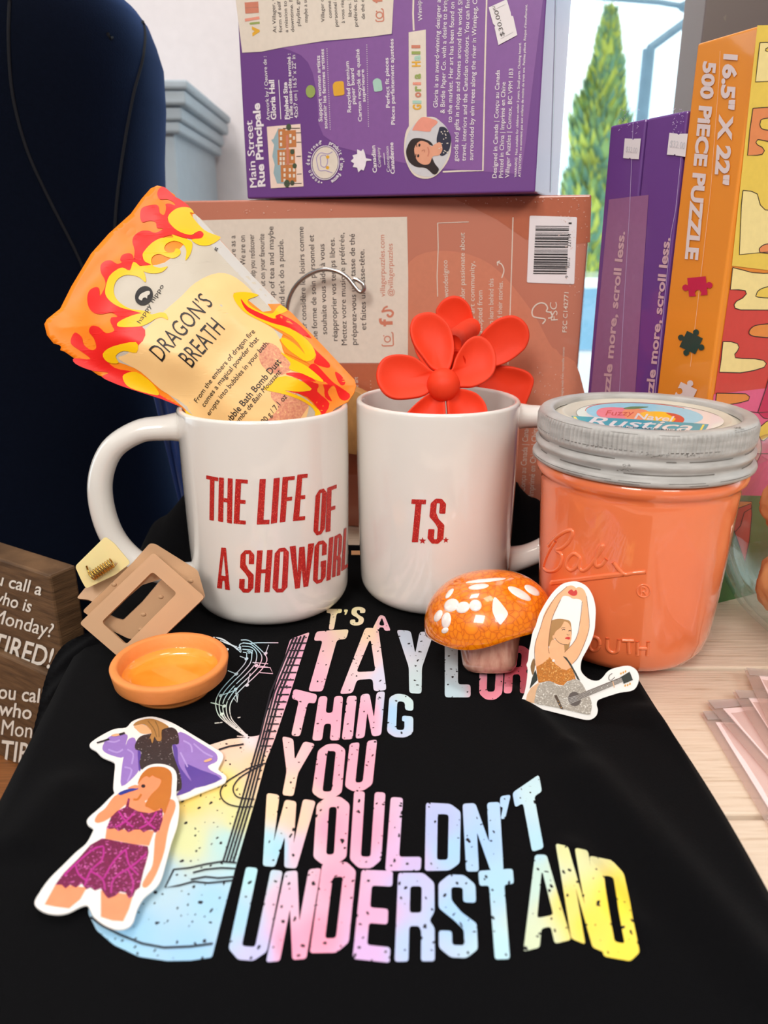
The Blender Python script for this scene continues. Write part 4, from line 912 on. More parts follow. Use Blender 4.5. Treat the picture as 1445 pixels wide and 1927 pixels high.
for ch, q, s, b in (('T', [(603, 503), (668, 516), (664, 754), (600, 742)], .37, .085), ('H', [(672, 515), (746, 521), (742, 766), (667, 753)], .36, .09), ('E', [(762, 523), (828, 528), (816, 771), (751, 765)], .46, .085), ('L', [(892, 524), (956, 522), (944, 769), (876, 771)], .52, .10), ('I', [(968, 520), (1001, 516), (986, 761), (952, 767)], 1, 1),
                    ('F', [(1016, 513), (1082, 507), (1066, 750), (1000, 760)], .47, .085), ('E', [(1096, 500), (1152, 495), (1137, 746), (1071, 753)], .5, .085), ('O', [(1196, 588), (1257, 570), (1243, 820), (1181, 834)], .42, .08), ('F', [(1258, 572), (1309, 553), (1304, 800), (1248, 814)], .47, .085),
                    ('A', [(670, 895), (724, 898), (731, 1128), (661, 1116)], .37, .09), ('S', [(790, 910), (864, 910), (857, 1142), (779, 1140)], .38, .09), ('H', [(878, 912), (962, 908), (946, 1138), (864, 1142)], .36, .09), ('O', [(975, 902), (1051, 893), (1041, 1138), (959, 1142)], .38, .085), ('W', [(1054, 890), (1187, 872), (1168, 1104), (1070, 1124)], .40, .1),
                    ('G', [(1190, 866), (1257, 853), (1247, 1080), (1179, 1100)], .38, .085), ('I', [(1268, 845), (1291, 836), (1276, 1070), (1252, 1079)], 1, 1), ('R', [(1297, 836), (1340, 812), (1328, 1046), (1283, 1060)], .42, .085), ('L', [(1349, 796), (1374, 778), (1369, 1004), (1334, 1026)], .5, .09)):
    A.glyph(ch, c1(q), s, b, 1.0)
A.obj('red_lettering', REDG, m1)
A = Art(MS2, .00025, 8)
A.glyph('T', c2([(500, 812), (600, 815), (574, 1112), (470, 1112)]), .42, .11, 1); A.glyph('S', c2([(634, 806), (741, 810), (716, 1124), (606, 1120)]), .40, .10, 2)
A.glyph('*', c2([(548, 1075), (602, 1077), (600, 1128), (548, 1126)]), 1, 1, .3); A.glyph('*', c2([(714, 1074), (760, 1074), (758, 1120), (714, 1120)]), 1, 1, .3)
A.obj('red_initials', REDG, m2)

# ------------------------------------------------------------------ pouch of bath dust in the left mug
cb = lambda pts: cr(80, 340, 2.4083, pts); cf = lambda pts: cr(80, 340, 4.25, pts)
po = thing('bath_dust_pouch', 'orange flame patterned pouch of peach bath dust standing in the left mug', 'pouch', (-.064, .405, .014))
NP = Vector((.10, -.955, .28)).normalized()
P0 = Vector((-.064, .401, .12))
PP = plane_surf(P0, NP)
PN = PP.n; ea = Vector((0, 0, 1)).cross(PN).normalized(); ea = -ea if ea.x < 0 else ea; eb = PN.cross(ea); eb = -eb if eb.z < 0 else eb
outer = [(8, 650), (20, 628), (80, 580), (130, 480), (220, 330), (300, 240), (400, 150), (450, 80), (490, 35), (520, 22), (548, 28), (600, 65), (604, 82), (598, 92), (612, 98), (640, 100), (700, 160), (800, 262), (950, 430), (1100, 580), (1300, 780), (1412, 900), (1422, 930), (1412, 965), (1385, 1003), (1310, 1040), (1240, 1180), (1160, 1290), (860, 1300), (735, 1190), (668, 1080), (632, 1028), (540, 990), (400, 945), (250, 880), (100, 775), (80, 768), (84, 752), (74, 744), (50, 738), (20, 700)]
OL = cb(outer)
ctrp = Vector(cb([(880, 760)])[0])
def inside_d(p):       # distance in px to the outline
    best = 1e9
    for i in range(len(OL)):
        a = Vector(OL[i-1]); b = Vector(OL[i]); ab = b-a; t = max(0, min(1, (p-a).dot(ab)/max(ab.length_squared, 1e-9))); best = min(best, (p-a-ab*t).length)
    return best
seal = [Vector(c) for c in cb([(300, 480), (700, 150)])]
def bulge(u, v):
    p = Vector((u, v)); d = inside_d(p)
    e = sstep(6, 90, d)
    low = sstep(-40, 190, (p - Vector(cb([(480, 330)])[0])).dot(Vector((.62, .78))))
    z = e*(.0015 + .0085*low)
    z += .0005*sstep(0, 30, d)*noise.noise(Vector((u*.018, v*.018, 3)))*2
    return z
def PS(u, v, off=0.0): return PP(u, v) + PN*(bulge(u, v) + off)
v, f = tess([OL]); v, f = refine(v, f, 13)
FILM_O = M('glossy orange film', (252, 132, 20), .45, .05, 25, coat=.12, bump=.12, bscale=60, croug=.3, spec=.3, rgb2=(255, 144, 34))
mb = MB(); n_ = len(v)
mb.add([PS(*p) for p in v] + [PP(*p) - PN*(bulge(*p)*.6 + .0003) for p in v], f + [tuple(i + n_ for i in t[::-1]) for t in f])
bmq = recalc(mb.obj('film', FILM_O, po, True))
bm = bmesh.new(); bm.from_mesh(bmq.data)
be = [e for e in bm.edges if e.is_boundary]; 
bmesh.ops.bridge_loops(bm, edges=be); bm.to_mesh(bmq.data); bm.free()
fm = lambda n, c, **k: M(n, c, .45, .03, 25, coat=.14, bump=.1, bscale=60, croug=.28, spec=.3, **k)
FC = fm('clear window film', (204, 194, 178)); FPD = fm('peach dust', (250, 206, 142)); FPK = M('pink dust', (240, 178, 136), .6, .10, 900, rgb2=(216, 130, 108)); FST = fm('grey film edge', (206, 202, 198)); FRED = fm('flame red', (236, 30, 26)); FYEL = fm('flame yellow', (255, 198, 8)); FORG = fm('flame orange', (250, 140, 44)); INKB = M('black pouch ink', (26, 20, 20), .5, .05)
A = Art(PS, .00012, 16)
A.poly(sm(cb([(300, 470), (340, 430), (440, 400), (560, 380), (640, 300), (680, 200), (690, 150), (800, 264), (950, 430), (1098, 580), (1180, 680), (1090, 700), (1100, 800), (1200, 860), (1260, 930), (1150, 960), (1220, 1010), (1246, 1090), (1150, 1260), (860, 1270), (745, 1180), (670, 1060), (560, 960), (440, 860), (290, 800), (440, 760), (350, 650), (370, 600), (300, 540)]), 3))
A.obj('clear_window', FC, po, True)
A = Art(PS, .0002, 16)
A.poly(cb([(696, 158), (800, 264), (950, 430), (1098, 580), (1110, 640), (1040, 590), (930, 470), (800, 330), (720, 250)])); A.obj('film_edge', FST, po, True)
A = Art(PS, .00024, 16)
A.poly(sm(cb([(400, 790), (450, 720), (560, 610), (640, 540), (700, 480), (800, 425), (880, 445), (960, 520), (900, 530), (930, 600), (1020, 650), (1080, 730), (1100, 800), (1190, 860), (1140, 900), (1010, 950), (1100, 980), (1200, 1010), (1190, 1090), (1120, 1250), (860, 1260), (735, 1150), (650, 1020), (540, 950), (450, 870), (350, 810)]), 3))
A.obj('peach_dust', FPD, po, True)
A = Art(PS, .0003, 14)
A.poly(sm(cb([(985, 800), (1010, 750), (1060, 760), (1100, 810), (1130, 860), (1090, 890), (1040, 880), (1000, 850)]), 4)); A.poly(sm(cb([(1050, 950), (1110, 935), (1180, 1005), (1212, 1010), (1150, 1110), (1090, 1230), (960, 1220), (1000, 1120), (1070, 1040), (1040, 990)]), 4))
A.obj('pink_dust', FPK, po, True)
A = Art(PS, .0003, 16)
A.poly(cb([(1075, 558), (1130, 600), (1300, 780), (1414, 903), (1421, 930), (1410, 964), (1384, 1001), (1330, 1030), (1262, 1090), (1240, 1060), (1255, 1020), (1200, 980), (1100, 960), (1060, 940), (1180, 880), (1270, 910), (1250, 870), (1200, 830), (1100, 790), (1075, 730), (1100, 710), (1140, 730), (1000, 650), (920, 590), (880, 540), (870, 520), (930, 515), (980, 520), (930, 545), (1000, 600), (1040, 590), (1020, 560)]))
A.obj('orange_flame', FORG, po, True)
A = Art(PS, .0004, 14)
A.poly(sm(cf([(1060, 130), (1100, 150), (1180, 215), (1110, 215), (1050, 240), (1010, 290), (1005, 330), (1040, 370), (1110, 420), (1200, 440), (1230, 410), (1270, 405), (1290, 430), (1270, 465), (1200, 475), (1120, 460), (1050, 440), (960, 470), (870, 520), (810, 600), (820, 640), (880, 690), (790, 690), (735, 660), (710, 730), (650, 705), (600, 720), (540, 770), (515, 860), (520, 920), (560, 980), (650, 1030), (740, 1060), (830, 1075), (740, 1100), (640, 1150), (600, 1190), (565, 1150), (570, 1110), (620, 1105), (570, 1070), (500, 1080), (430, 1070), (380, 1020), (362, 940), (380, 880), (430, 855), (460, 870), (470, 930), (510, 850), (500, 790), (470, 740), (465, 680), (500, 645), (550, 640), (600, 670), (640, 660), (625, 640), (640, 600), (690, 585), (725, 600), (735, 640), (740, 560), (720, 490), (735, 440), (790, 405), (850, 405), (910, 425), (970, 390), (920, 385), (910, 340), (860, 325), (800, 335), (782, 290), (790, 230), (830, 205), (900, 195), (930, 210), (940, 260), (975, 278), (990, 220), (985, 190), (1020, 185), (1060, 200), (1050, 175), (1000, 150), (940, 150), (918, 110), (930, 70), (965, 50), (1010, 80)]), 3))
A.poly(sm(cb([(130, 720), (150, 690), (180, 710), (190, 745), (225, 770), (250, 760), (240, 720), (218, 690), (230, 665), (265, 670), (300, 700), (340, 690), (330, 660), (400, 640), (480, 690), (450, 760), (340, 770), (290, 800), (330, 850), (420, 870), (480, 910), (530, 970), (630, 1025), (540, 990), (400, 945), (330, 920), (270, 890), (300, 870), (220, 860), (150, 830), (145, 805), (220, 810), (170, 770), (135, 745)]), 3))
A.poly(sm(cb([(900, 540), (935, 580), (1000, 610), (1060, 630), (1050, 600), (1110, 620), (1170, 660), (1220, 715), (1180, 705), (1240, 770), (1300, 830), (1290, 850), (1230, 830), (1240, 790), (1200, 720), (1120, 670), (1040, 650), (960, 620), (920, 590)]), 3))
A.poly(sm(cb([(1105, 888), (1140, 880), (1200, 890), (1250, 930), (1245, 960), (1300, 1010), (1270, 1066), (1258, 1045), (1200, 985), (1115, 962), (1215, 956), (1170, 912)]), 3))
A.poly(sm(cb([(1205, 868), (1230, 832), (1280, 880), (1320, 920), (1392, 968), (1375, 996), (1345, 985), (1320, 932), (1292, 960), (1312, 1000), (1280, 982), (1270, 930)]), 3))
A.poly(sm(cb([(1325, 868), (1350, 880), (1372, 915), (1355, 930), (1335, 905)]), 3))
A.obj('red_flame', FRED, po, True)
A = Art(PS, .0005, 14)
A.poly(sm(cf([(1005, 300), (1050, 240), (1110, 215), (1180, 220), (1210, 260), (1180, 260), (1230, 330), (1300, 400), (1380, 435), (1425, 460), (1340, 520), (1260, 525), (1200, 490), (1210, 475), (1270, 465), (1290, 430), (1265, 405), (1230, 415), (1190, 440), (1110, 420), (1040, 370)]), 3))
A.poly(sm(cf([(810, 620), (815, 580), (880, 510), (960, 470), (1050, 465), (1040, 440), (1100, 460), (1190, 490), (1205, 540), (1190, 610), (1155, 660), (1160, 580), (1130, 520), (1060, 495), (1000, 520), (985, 560), (1010, 590), (1060, 590), (1075, 560), (1110, 570), (1110, 610), (1060, 640), (1000, 625), (940, 600), (890, 620), (880, 660), (900, 700), (960, 715), (1015, 705), (970, 750), (900, 760), (830, 745), (780, 700), (880, 690), (830, 660)]), 3))
A.poly(sm(cf([(735, 660), (790, 700), (830, 760), (840, 830), (790, 790), (730, 770), (660, 770), (600, 810), (580, 880), (600, 950), (660, 1010), (740, 1050), (850, 1065), (890, 1080), (830, 1085), (740, 1060), (640, 1030), (560, 980), (515, 920), (515, 850), (540, 770), (600, 720), (650, 705), (710, 730)]), 3))
A.poly(sm(cf([(630, 1150), (740, 1100), (850, 1080), (900, 1095), (960, 1080), (1010, 1090), (1028, 1140), (980, 1120), (930, 1130), (880, 1160), (800, 1190), (640, 1190)]), 3))
A.obj('yellow_flame', FYEL, po, True); A = Art(PS, .0005, 14)
A.poly(sm(cb([(280, 790), (330, 760), (440, 745), (440, 790), (380, 780), (340, 800), (350, 830), (300, 825)]), 3)); A.poly(sm(cb([(370, 880), (430, 870), (500, 920), (530, 970), (480, 965), (400, 940), (370, 910)]), 3)); A.poly(sm(cb([(645, 1040), (690, 1070), (760, 1100), (830, 1130), (760, 1150), (690, 1110)]), 3))
A.obj('yellow_flame', FYEL, po, True); A = Art(PS, .0005, 14)
A.poly(sm(cb([(870, 525), (920, 510), (980, 520), (935, 545), (940, 570), (990, 600), (1040, 605), (1060, 580), (1080, 565), (1110, 590), (1060, 612), (1050, 630), (1000, 612), (935, 582), (902, 545), (920, 590), (960, 622), (1040, 652), (1120, 672), (1200, 722), (1238, 790), (1200, 825), (1150, 800), (1110, 770), (1080, 730), (1100, 720), (1150, 750), (1190, 790), (1130, 710), (1000, 650), (930, 615), (885, 570)]), 3))
A.poly(sm(cb([(1080, 790), (1130, 815), (1200, 850), (1270, 910), (1250, 915), (1180, 885), (1120, 865), (1125, 835)]), 3)); A.poly(sm(cb([(1005, 955), (1045, 930), (1060, 905), (1130, 900), (1220, 950), (1160, 965), (1100, 962), (1180, 990), (1240, 1030), (1260, 1062), (1240, 1120), (1222, 1110), (1235, 1050), (1190, 1010), (1100, 978)]), 3))
A.obj('yellow_flame', FYEL, po, True)
A = Art(PS, .0006, 14); B_ = (80, 340, 2.4083)
T(A, B_, 'DRAGON\u2019S', (556, 833), (786, 578), 80, bold=-.004); T(A, B_, 'BREATH', (690, 861), (838, 690), 82, bold=-.004)
T(A, B_, 'From the embers of dragon fire', (704, 1010), (970, 700), 22); T(A, B_, 'comes a magical powder that', (738, 1030), (987, 734), 22); T(A, B_, 'erupts into bubbles in your bath.', (760, 1068), (1032, 750), 22)
T(A, B_, 'Bubble Bath Bomb Dust', (843, 1122), (1086, 835), 29, bold=.004); T(A, B_, 'Bombe de Bain Moussant', (880, 1124), (1086, 880), 22, bold=.004, shear=.2); T(A, B_, '200 g / 7.1 oz', (1000, 1122), (1112, 990), 24)
A.obj('label_print', INKB, po); A = Art(PS, .0006, 14)
T(A, B_, 'g', (786, 322), (794, 306), 14); A.obj('letter_mark', INKB, po); A = Art(PS, .0006, 14)
T(A, B_, 'happy hippo', (458, 662), (560, 490), 20)
A.ellipse(cb([(470, 533)])[0], 17, 19, .3); A.obj('maker_logo', INKB, po); LOGO = bpy.data.objects['maker_logo']
A = Art(PS, .0008, 14)
A.poly(sm(cb([(446, 544), (454, 526), (472, 516), (490, 511), (498, 518), (495, 530), (487, 534), (486, 548), (478, 542), (466, 545), (463, 556), (453, 552)]), 2)); A.obj('hippo_emblem', M('pale emblem ink', (206, 198, 186), .5, .03), po).parent = LOGO
# ------------------------------------------------------------------ red flower claw clip in the right mug
CORALP = M('matte coral red plastic', (238, 62, 30), .55, .03, 30, spec=.35)
fl = thing('flower_hair_clip', 'coral red flower claw clip gripping the rim of the right mug', 'hair clip', (.035, .43, .10))
c5 = lambda pts: cr(700, 540, 4.5156, pts)
FP = plane_surf(at_y(833, 722, .400), (0.06, -.93, .36))
BP = plane_surf(at_y(925, 660, .4735), (-.10, -.985, .05))
def petal(name, pts, S, thick=.0034, dish=.0022, lift=0, hole=None):
    lp = sm(c5(pts), 5); N = len(lp); cx = sum(p[0] for p in lp)/N; cy_ = sum(p[1] for p in lp)/N
    rings = [(0, -dish), (.35, -dish*.9), (.62, -dish*.55), (.80, -dish*.12), (.90, .0004), (.955, .0005), (.985, .0), (1.0, -.0009), (.99, -thick*.75), (.96, -thick), (.5, -thick-dish*.8), (0, -thick-dish)]
    vs = []; fs = []
    for k, h in rings:
        for p in lp: vs.append(S(cx+(p[0]-cx)*k, cy_+(p[1]-cy_)*k, h+lift))
    for i in range(len(rings)-1):
        for j in range(N):
            j2 = (j+1) % N; fs.append((i*N+j, i*N+j2, (i+1)*N+j2, (i+1)*N+j))
    mb = MB(); mb.add(vs, fs); o = mb.obj(name, CORALP, fl, True)
    bm = bmesh.new(); bm.from_mesh(o.data); bmesh.ops.remove_doubles(bm, verts=bm.verts, dist=1e-6); bmesh.ops.recalc_face_normals(bm, faces=bm.faces); bm.to_mesh(o.data); bm.free(); return o
petal('petal', [(540, 220), (560, 160), (610, 105), (690, 74), (770, 95), (830, 160), (855, 240), (870, 330), (872, 420), (850, 560), (780, 640), (700, 600), (640, 480), (580, 340)], BP)
petal('petal', [(1180, 240), (1260, 265), (1320, 330), (1338, 420), (1310, 510), (1240, 580), (1150, 640), (1060, 675), (960, 690), (860, 700), (820, 640), (850, 540), (920, 410), (1000, 320), (1080, 265)], BP, lift=.001)
petal('petal', [(355, 500), (380, 470), (460, 500), (560, 560), (700, 640), (740, 720), (600, 740), (470, 690), (390, 600)], BP, lift=.0005)
petal('jaw', [(900, 660), (1060, 668), (1200, 682), (1310, 715), (1365, 760), (1380, 820), (1340, 940), (1280, 1080), (1240, 1160), (1120, 1140), (960, 960), (860, 760)], BP, dish=.003, lift=-.003)
ball(b_ := MB(), BP(905, 690, -.001), .006, 1.5, .8, 1.2); b_.obj('hub', CORALP, fl, True)
petal('petal', [(560, 720), (500, 690), (430, 600), (360, 500), (325, 400), (325, 320), (360, 250), (430, 215), (520, 215), (600, 260), (660, 330), (690, 420), (702, 520), (692, 600), (665, 690), (620, 740)], FP, dish=.0032)
petal('petal', [(560, 740), (505, 705), (440, 650), (350, 592), (230, 570), (120, 590), (60, 650), (35, 740), (50, 830), (110, 915), (200, 955), (330, 950), (430, 930), (500, 890), (560, 840)], FP, dish=.0032, lift=.0004)
petal('petal', [(640, 760), (680, 690), (700, 620), (740, 540), (800, 460), (870, 418), (940, 425), (1010, 480), (1050, 570), (1055, 660), (1030, 740), (960, 810), (860, 852), (770, 855), (680, 850)], FP, dish=.0032, lift=.0008)
petal('petal', [(690, 850), (760, 862), (830, 878), (900, 910), (960, 980), (985, 1060), (985, 1150), (950, 1220), (850, 1260), (730, 1250), (650, 1150), (640, 1050), (632, 960), (640, 880)], FP, dish=.0032, lift=.0002)
petal('petal', [(560, 860), (480, 905), (430, 940), (350, 1010), (280, 1090), (240, 1180), (280, 1250), (400, 1280), (540, 1250), (618, 1170), (628, 1060), (620, 960), (600, 880)], FP, dish=.0032)
mb = MB(); ball(mb, FP(*c5([(605, 832)])[0], .0002), .0086, 1, 1, 1, 32, 20); mb.obj('flower_centre', CORALP, fl, True)
mb = MB(); tube(mb, [FP(*c5([(690, 470)])[0], -.004), at_y(*c5([(720, 430)])[0], .430), at_y(*c5([(790, 385)])[0], .445), BP(*c5([(840, 350)])[0], -.001)], [.005, .0055, .006, .006], 14); mb.obj('hinge', CORALP, fl, True)
mb = MB(); tube(mb, [at_y(*c5([(700, 640)])[0], .408), at_y(*c5([(760, 560)])[0], .430), at_y(*c5([(800, 620)])[0], .468)], [.006, .007, .006], 12); mb.obj('inner_jaw', CORALP, fl, True)
mb = MB(); q = at_y(*c5([(780, 415)])[0], .436); hg = bpy.data.objects['hinge']; tube(mb, [q - Vector((.001, .004, 0)), q - Vector((-.0006, .0015, 0)), q + Vector((0, .004, 0))], .0018, 12); mb.obj('hinge_pin', M('brass pin', (150, 120, 70), .35, .1, metal=1), fl, True).parent = hg

# ------------------------------------------------------------------ painted preserving jar
JC = Vector((.1225, .3560, .0040))
jar = thing('preserving_jar', 'peach painted glass jar with raised script and grey screw lid', 'jar', JC)
JARM = M('peach painted glass', (244, 126, 76), .25, .03, 30, coat=1, croug=.04, bump=.12, bscale=55)
prof = [(0, .0), (.027, .0), (.0325, .0010), (.0370, .0036), (.0400, .0080), (.0420, .0160), (.0436, .035), (.0446, .055), (.0455, .075), (.0458, .083), (.0460, .0875), (.0458, .0895), (.0468, .0908), (.0484, .0925), (.0488, .0950), (.0478, .0975), (.045, .0985), (.0436, .1)]
mb = MB(); lathe(mb, prof, JC, 128); mb.obj('jar_body', JARM, jar, True); JS = bvh_surf(mb, .36)
cj = lambda pts: cr(980, 730, 3.1075, pts)
def emboss(name, strokes, r=.00065):
    mb = MB()
    for pts in strokes:
        s = [(p[0], p[1]) for p in catmull(cj(pts), 5)]
        tube(mb, [JS(p[0], p[1], -r*.25) for p in s], r, 8)
    return mb.obj(name, JARM, jar, True)
emboss('raised_script', [[(160, 925), (200, 880), (250, 845), (290, 832), (302, 850), (280, 900), (235, 940), (205, 948), (238, 975), (236, 1030), (205, 1066), (160, 1072), (134, 1050), (142, 1010), (168, 950), (205, 890)],
                         [(345, 990), (310, 968), (275, 1000), (268, 1045), (295, 1066), (330, 1040), (348, 985), (340, 1040), (360, 1068), (395, 1050), (430, 1005), (470, 945), (480, 920), (462, 940), (438, 1000), (440, 1040), (470, 1036), (500, 1000)],
                         [(540, 1020), (580, 1070), (610, 1090), (660, 1082), (730, 1076)], [(180, 1136), (300, 1121), (440, 1104), (540, 1092), (600, 1086)], [(176, 1144), (300, 1130), (440, 1112), (600, 1092)]], .00105)
emboss('raised_mark', [ell((717, 1187), 38, 36, 0, 16) + [ell((717, 1187), 38, 36, 0, 16)[0]], [(703, 1210), (702, 1168), (722, 1166), (732, 1178), (722, 1190), (704, 1191)], [(716, 1190), (734, 1212)]], .0005)
emboss('raised_lettering', [[(300, 1540), (300, 1450), (330, 1500), (362, 1452), (362, 1544)], ell((430, 1497), 30, 40, .1, 16) + [ell((430, 1497), 30, 40, .1, 16)[0]], [(506, 1462), (505, 1520), (530, 1545), (562, 1540), (572, 1500), (574, 1470)], [(592, 1476), (625, 1478), (662, 1478)], [(628, 1480), (630, 1520), (632, 1552)], [(682, 1482), (682, 1520), (682, 1560)], [(745, 1484), (742, 1520), (738, 1564)], [(682, 1522), (712, 1523), (742, 1522)]], .0010)
LIDM = M('worn grey painted metal', (160, 158, 155), .42, .08, 60, bump=.15, bscale=160, rgb2=(192, 190, 187), stretch=(1, 1, 6), detail=8)
WEAR_SHADE = M('dark wear and groove shade', (112, 108, 104), .5, .1)  # shared by worn chips and painted groove shade
band = [(.0490, .0975), (.0505, .0985), (.0508, .0998), (.0500, .1010), (.0483, .1018), (.0482, .1038), (.0496, .1052), (.0497, .1066), (.0482, .1080), (.0480, .1092), (.0492, .1104), (.0493, .1118), (.0490, .1130), (.0490, .1180), (.0487, .1197), (.0478, .1208), (.0466, .1212), (.0440, .1211), (.0424, .1209), (.0419, .1202), (.0418, .1180)]
def knurl(r, z, a, i):
    if 12 <= i <= 13: return r + .0004*(1 if (a*150/(2*pi)) % 1 < .5 else -1), z
    return r, z
bandf = []
for (r, z) in band: bandf.append((r, z))
mb = MB(); lathe(mb, bandf, JC, 600, fn=knurl); o = mb.obj('screw_band', LIDM, jar, True); LB = bvh_surf(mb, .36)
mb = MB(); lathe(mb, [(.0421, .1176), (.0400, .1180), (.0385, .1192), (.0370, .1192), (.0360, .1184), (0, .1184)], JC, 96); mb.obj('lid_disc', M('cream painted lid', (206, 200, 184), .4, .05, 60), jar, True); LDISC = bpy.data.objects['lid_disc']
LS = plane_surf((0, 0, JC.z + .1184), (0, 0, 1))
cl = lambda pts: cr(1020, 735, 3.705, pts)
A = Art(LS, .0002)
lidc = Vector((JC.x, JC.y, JC.z+.1186))
def px_of(p):
    d = p - CAM; z = d.y*cos(TH) - d.z*sin(TH); return (CX + F*d.x/z, CY - F*(d.z*cos(TH) + d.y*sin(TH))/z)
def circ(r, dx=0, dy=0, n=48, a0=0, a1=2*pi): return [px_of(lidc + Vector((dx + r*cos(a0+(a1-a0)*i/n), dy + r*sin(a0+(a1-a0)*i/n), 0))) for i in range(n)]
A.poly(circ(.0325, .0005, -.003), 0); A.off = .00026; A.poly(circ(.0262, 0, .0025), 1); A.stroke(circ(.0266, 0, .0025, 40, .15*pi, .95*pi), 1.2, 2); A.stroke(circ(.0326, .0005, -.003, 48, 0, pi), .7, 6)
A.off = .00032
A.poly(sm(cl([(380, 150), (410, 128), (480, 120), (560, 124), (620, 130), (690, 150), (640, 200), (560, 205), (450, 195), (390, 180)])), 3); A.poly(sm(cl([(560, 150), (640, 130), (720, 140), (760, 170), (720, 205), (600, 205)])), 4); A.poly(sm(cl([(680, 165), (760, 150), (860, 155), (950, 175), (990, 205), (960, 232), (840, 225), (720, 215)])), 5); A.poly(sm(cl([(860, 160), (940, 170), (990, 200), (970, 232), (900, 232), (930, 200)])), 2)
A.poly(sm(cl([(565, 130), (620, 116), (740, 117), (690, 128), (620, 134)])), 7)
A.off = .00038
T(A, (1020, 735, 3.705), 'Fuzzy', (440, 178), (640, 178), 34, 2, bold=.0, shear=.25); T(A, (1020, 735, 3.705), 'Navel', (640, 200), (920, 224), 38, 0, bold=.02, shear=.25)
A.poly(cl([(203, 182), (440, 194), (800, 216), (1162, 240), (1112, 316), (800, 310), (560, 296), (268, 258)]), 8); A.off = .00044
A.poly(cl([(214, 187), (234, 189), (280, 252), (262, 250)]), 9); A.poly(cl([(1118, 244), (1132, 245), (1100, 306), (1086, 305)]), 9)
T(A, (1020, 735, 3.705), 'Rustica', (300, 244), (1046, 292), 58, 0, bold=.012, shear=.35); A.off = .0005; T(A, (1020, 735, 3.705), 'CUSTOM FINISHES', (500, 272), (1022, 306), 20, 10, bold=.02)
A.obj('lid_sticker', [M('glossy sticker white', (238, 234, 234), .3, .02, coat=.6), ink('pale blue print', (150, 208, 230)), ink('deep red print', (204, 80, 66)), ink('pink peach print', (236, 130, 140)), ink('coral peach print', (240, 150, 100)), ink('yellow peach print', (250, 190, 40)), ink('thin grey line', (130, 126, 120)), ink('leaf print', (96, 136, 84)), ink('teal banner', (52, 158, 176)), ink('yellow line', (244, 222, 90)), ink('dark teal print', (24, 70, 84))], jar).parent = LDISC
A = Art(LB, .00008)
rnd = random.Random(8)
for (x, y, n, sp) in ((590, 520, 16, 34), (570, 552, 22, 60), (820, 456, 26, 70), (1040, 452, 22, 60), (1370, 265, 14, 40), (400, 385, 10, 60), (720, 440, 8, 50)):
    for k in range(n): A.ellipse(cl([(x + rnd.gauss(0, .5)*sp, y + rnd.gauss(0, .4)*14)])[0], rnd.uniform(.5, 2.2), rnd.uniform(.25, .6), .05, 0, n=7)
for z, r, wd, thr in ((.1028, .0483, .00035, -.25), (.1086, .0482, .0003, -.2), (.1128, .0492, .00018, .0), (.0990, .0507, .00016, .1), (.1000, .0507, .0002, -.1), (.1199, .0485, .00012, .12)):  # dark broken rings paint groove shade into the lid colour
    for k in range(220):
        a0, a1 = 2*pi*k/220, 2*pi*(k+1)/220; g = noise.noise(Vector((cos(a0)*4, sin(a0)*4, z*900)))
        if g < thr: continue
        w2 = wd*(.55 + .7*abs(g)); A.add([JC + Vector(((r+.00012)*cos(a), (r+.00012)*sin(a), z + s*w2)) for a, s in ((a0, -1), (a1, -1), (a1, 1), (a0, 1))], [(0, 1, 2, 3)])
A.obj('wear_and_groove_shade', WEAR_SHADE, jar)

# ------------------------------------------------------------------ glass mushroom
ms = thing('glass_mushroom', 'orange glass mushroom with white spots and a pink stem, left of the jar', 'ornament', (.052, .335, .003))
cms = lambda p: cm([p])[0]
capc = at_y(917, 1170, .334)
tilt = Matrix.Rotation(radians(-9), 3, 'Y') @ Matrix.Rotation(radians(-9), 3, 'X')
RXm, HZ = .0315, .0250
def capf(v):
    a = atan2(v.y, v.x); z = v.z; rr = sqrt(v.x*v.x+v.y*v.y)
    if z < 0:
        k = 1 - .30*(-z)**1.5; zz = z*.12
        zz += -.10*sin(2*a+2.2)*(1-abs(z))**.5*rr - .20*max(0, cos(a+1.95))**6*rr
    else:
        k = 1; zz = z**.92 - (.10*sin(2*a+2.2) + .20*max(0, cos(a+1.95))**6)*(1-z)**2*rr
    k *= 1 + .03*sin(3*a+1)
    return tilt @ Vector((v.x*k*RXm, v.y*k*RXm*.9, zz*HZ))
mb = MB(); ball(mb, capc, 1, 1, 1, 1, 72, 44, fn=capf)
def capmat():
    m, t, p = node_mat('orange crackle glass'); n = t.nodes.new; l = t.links.new
    co = n('ShaderNodeTexCoord'); nz = n('ShaderNodeTexNoise'); nz.inputs['Scale'].default_value = 90; l(co.outputs['Object'], nz.inputs['Vector'])
    ad = n('ShaderNodeVectorMath'); ad.operation = 'MULTIPLY_ADD'; ad.inputs[1].default_value = (.006, .006, .006); l(nz.outputs['Color'], ad.inputs[0]); l(co.outputs['Object'], ad.inputs[2])
    v = n('ShaderNodeTexVoronoi'); v.feature = 'DISTANCE_TO_EDGE'; v.inputs['Scale'].default_value = 330; l(ad.outputs[0], v.inputs['Vector'])
    r = n('ShaderNodeValToRGB'); E = r.color_ramp.elements
    E[0].position = 0; E[0].color = (*lin((204, 92, 4)), 1); E[1].position = .06; E[1].color = (*lin((240, 126, 2)), 1); e = E.new(.4); e.color = (*lin((248, 146, 8)), 1)
    l(v.outputs['Distance'], r.inputs['Fac']); l(r.outputs['Color'], p.inputs['Base Color'])
    p.inputs['Roughness'].default_value = .25; p.inputs['Coat Weight'].default_value = 1; p.inputs['Coat Roughness'].default_value = .02
    p.inputs['Subsurface Weight'].default_value = .25; p.inputs['Subsurface Radius'].default_value = (.006, .003, .001); return m
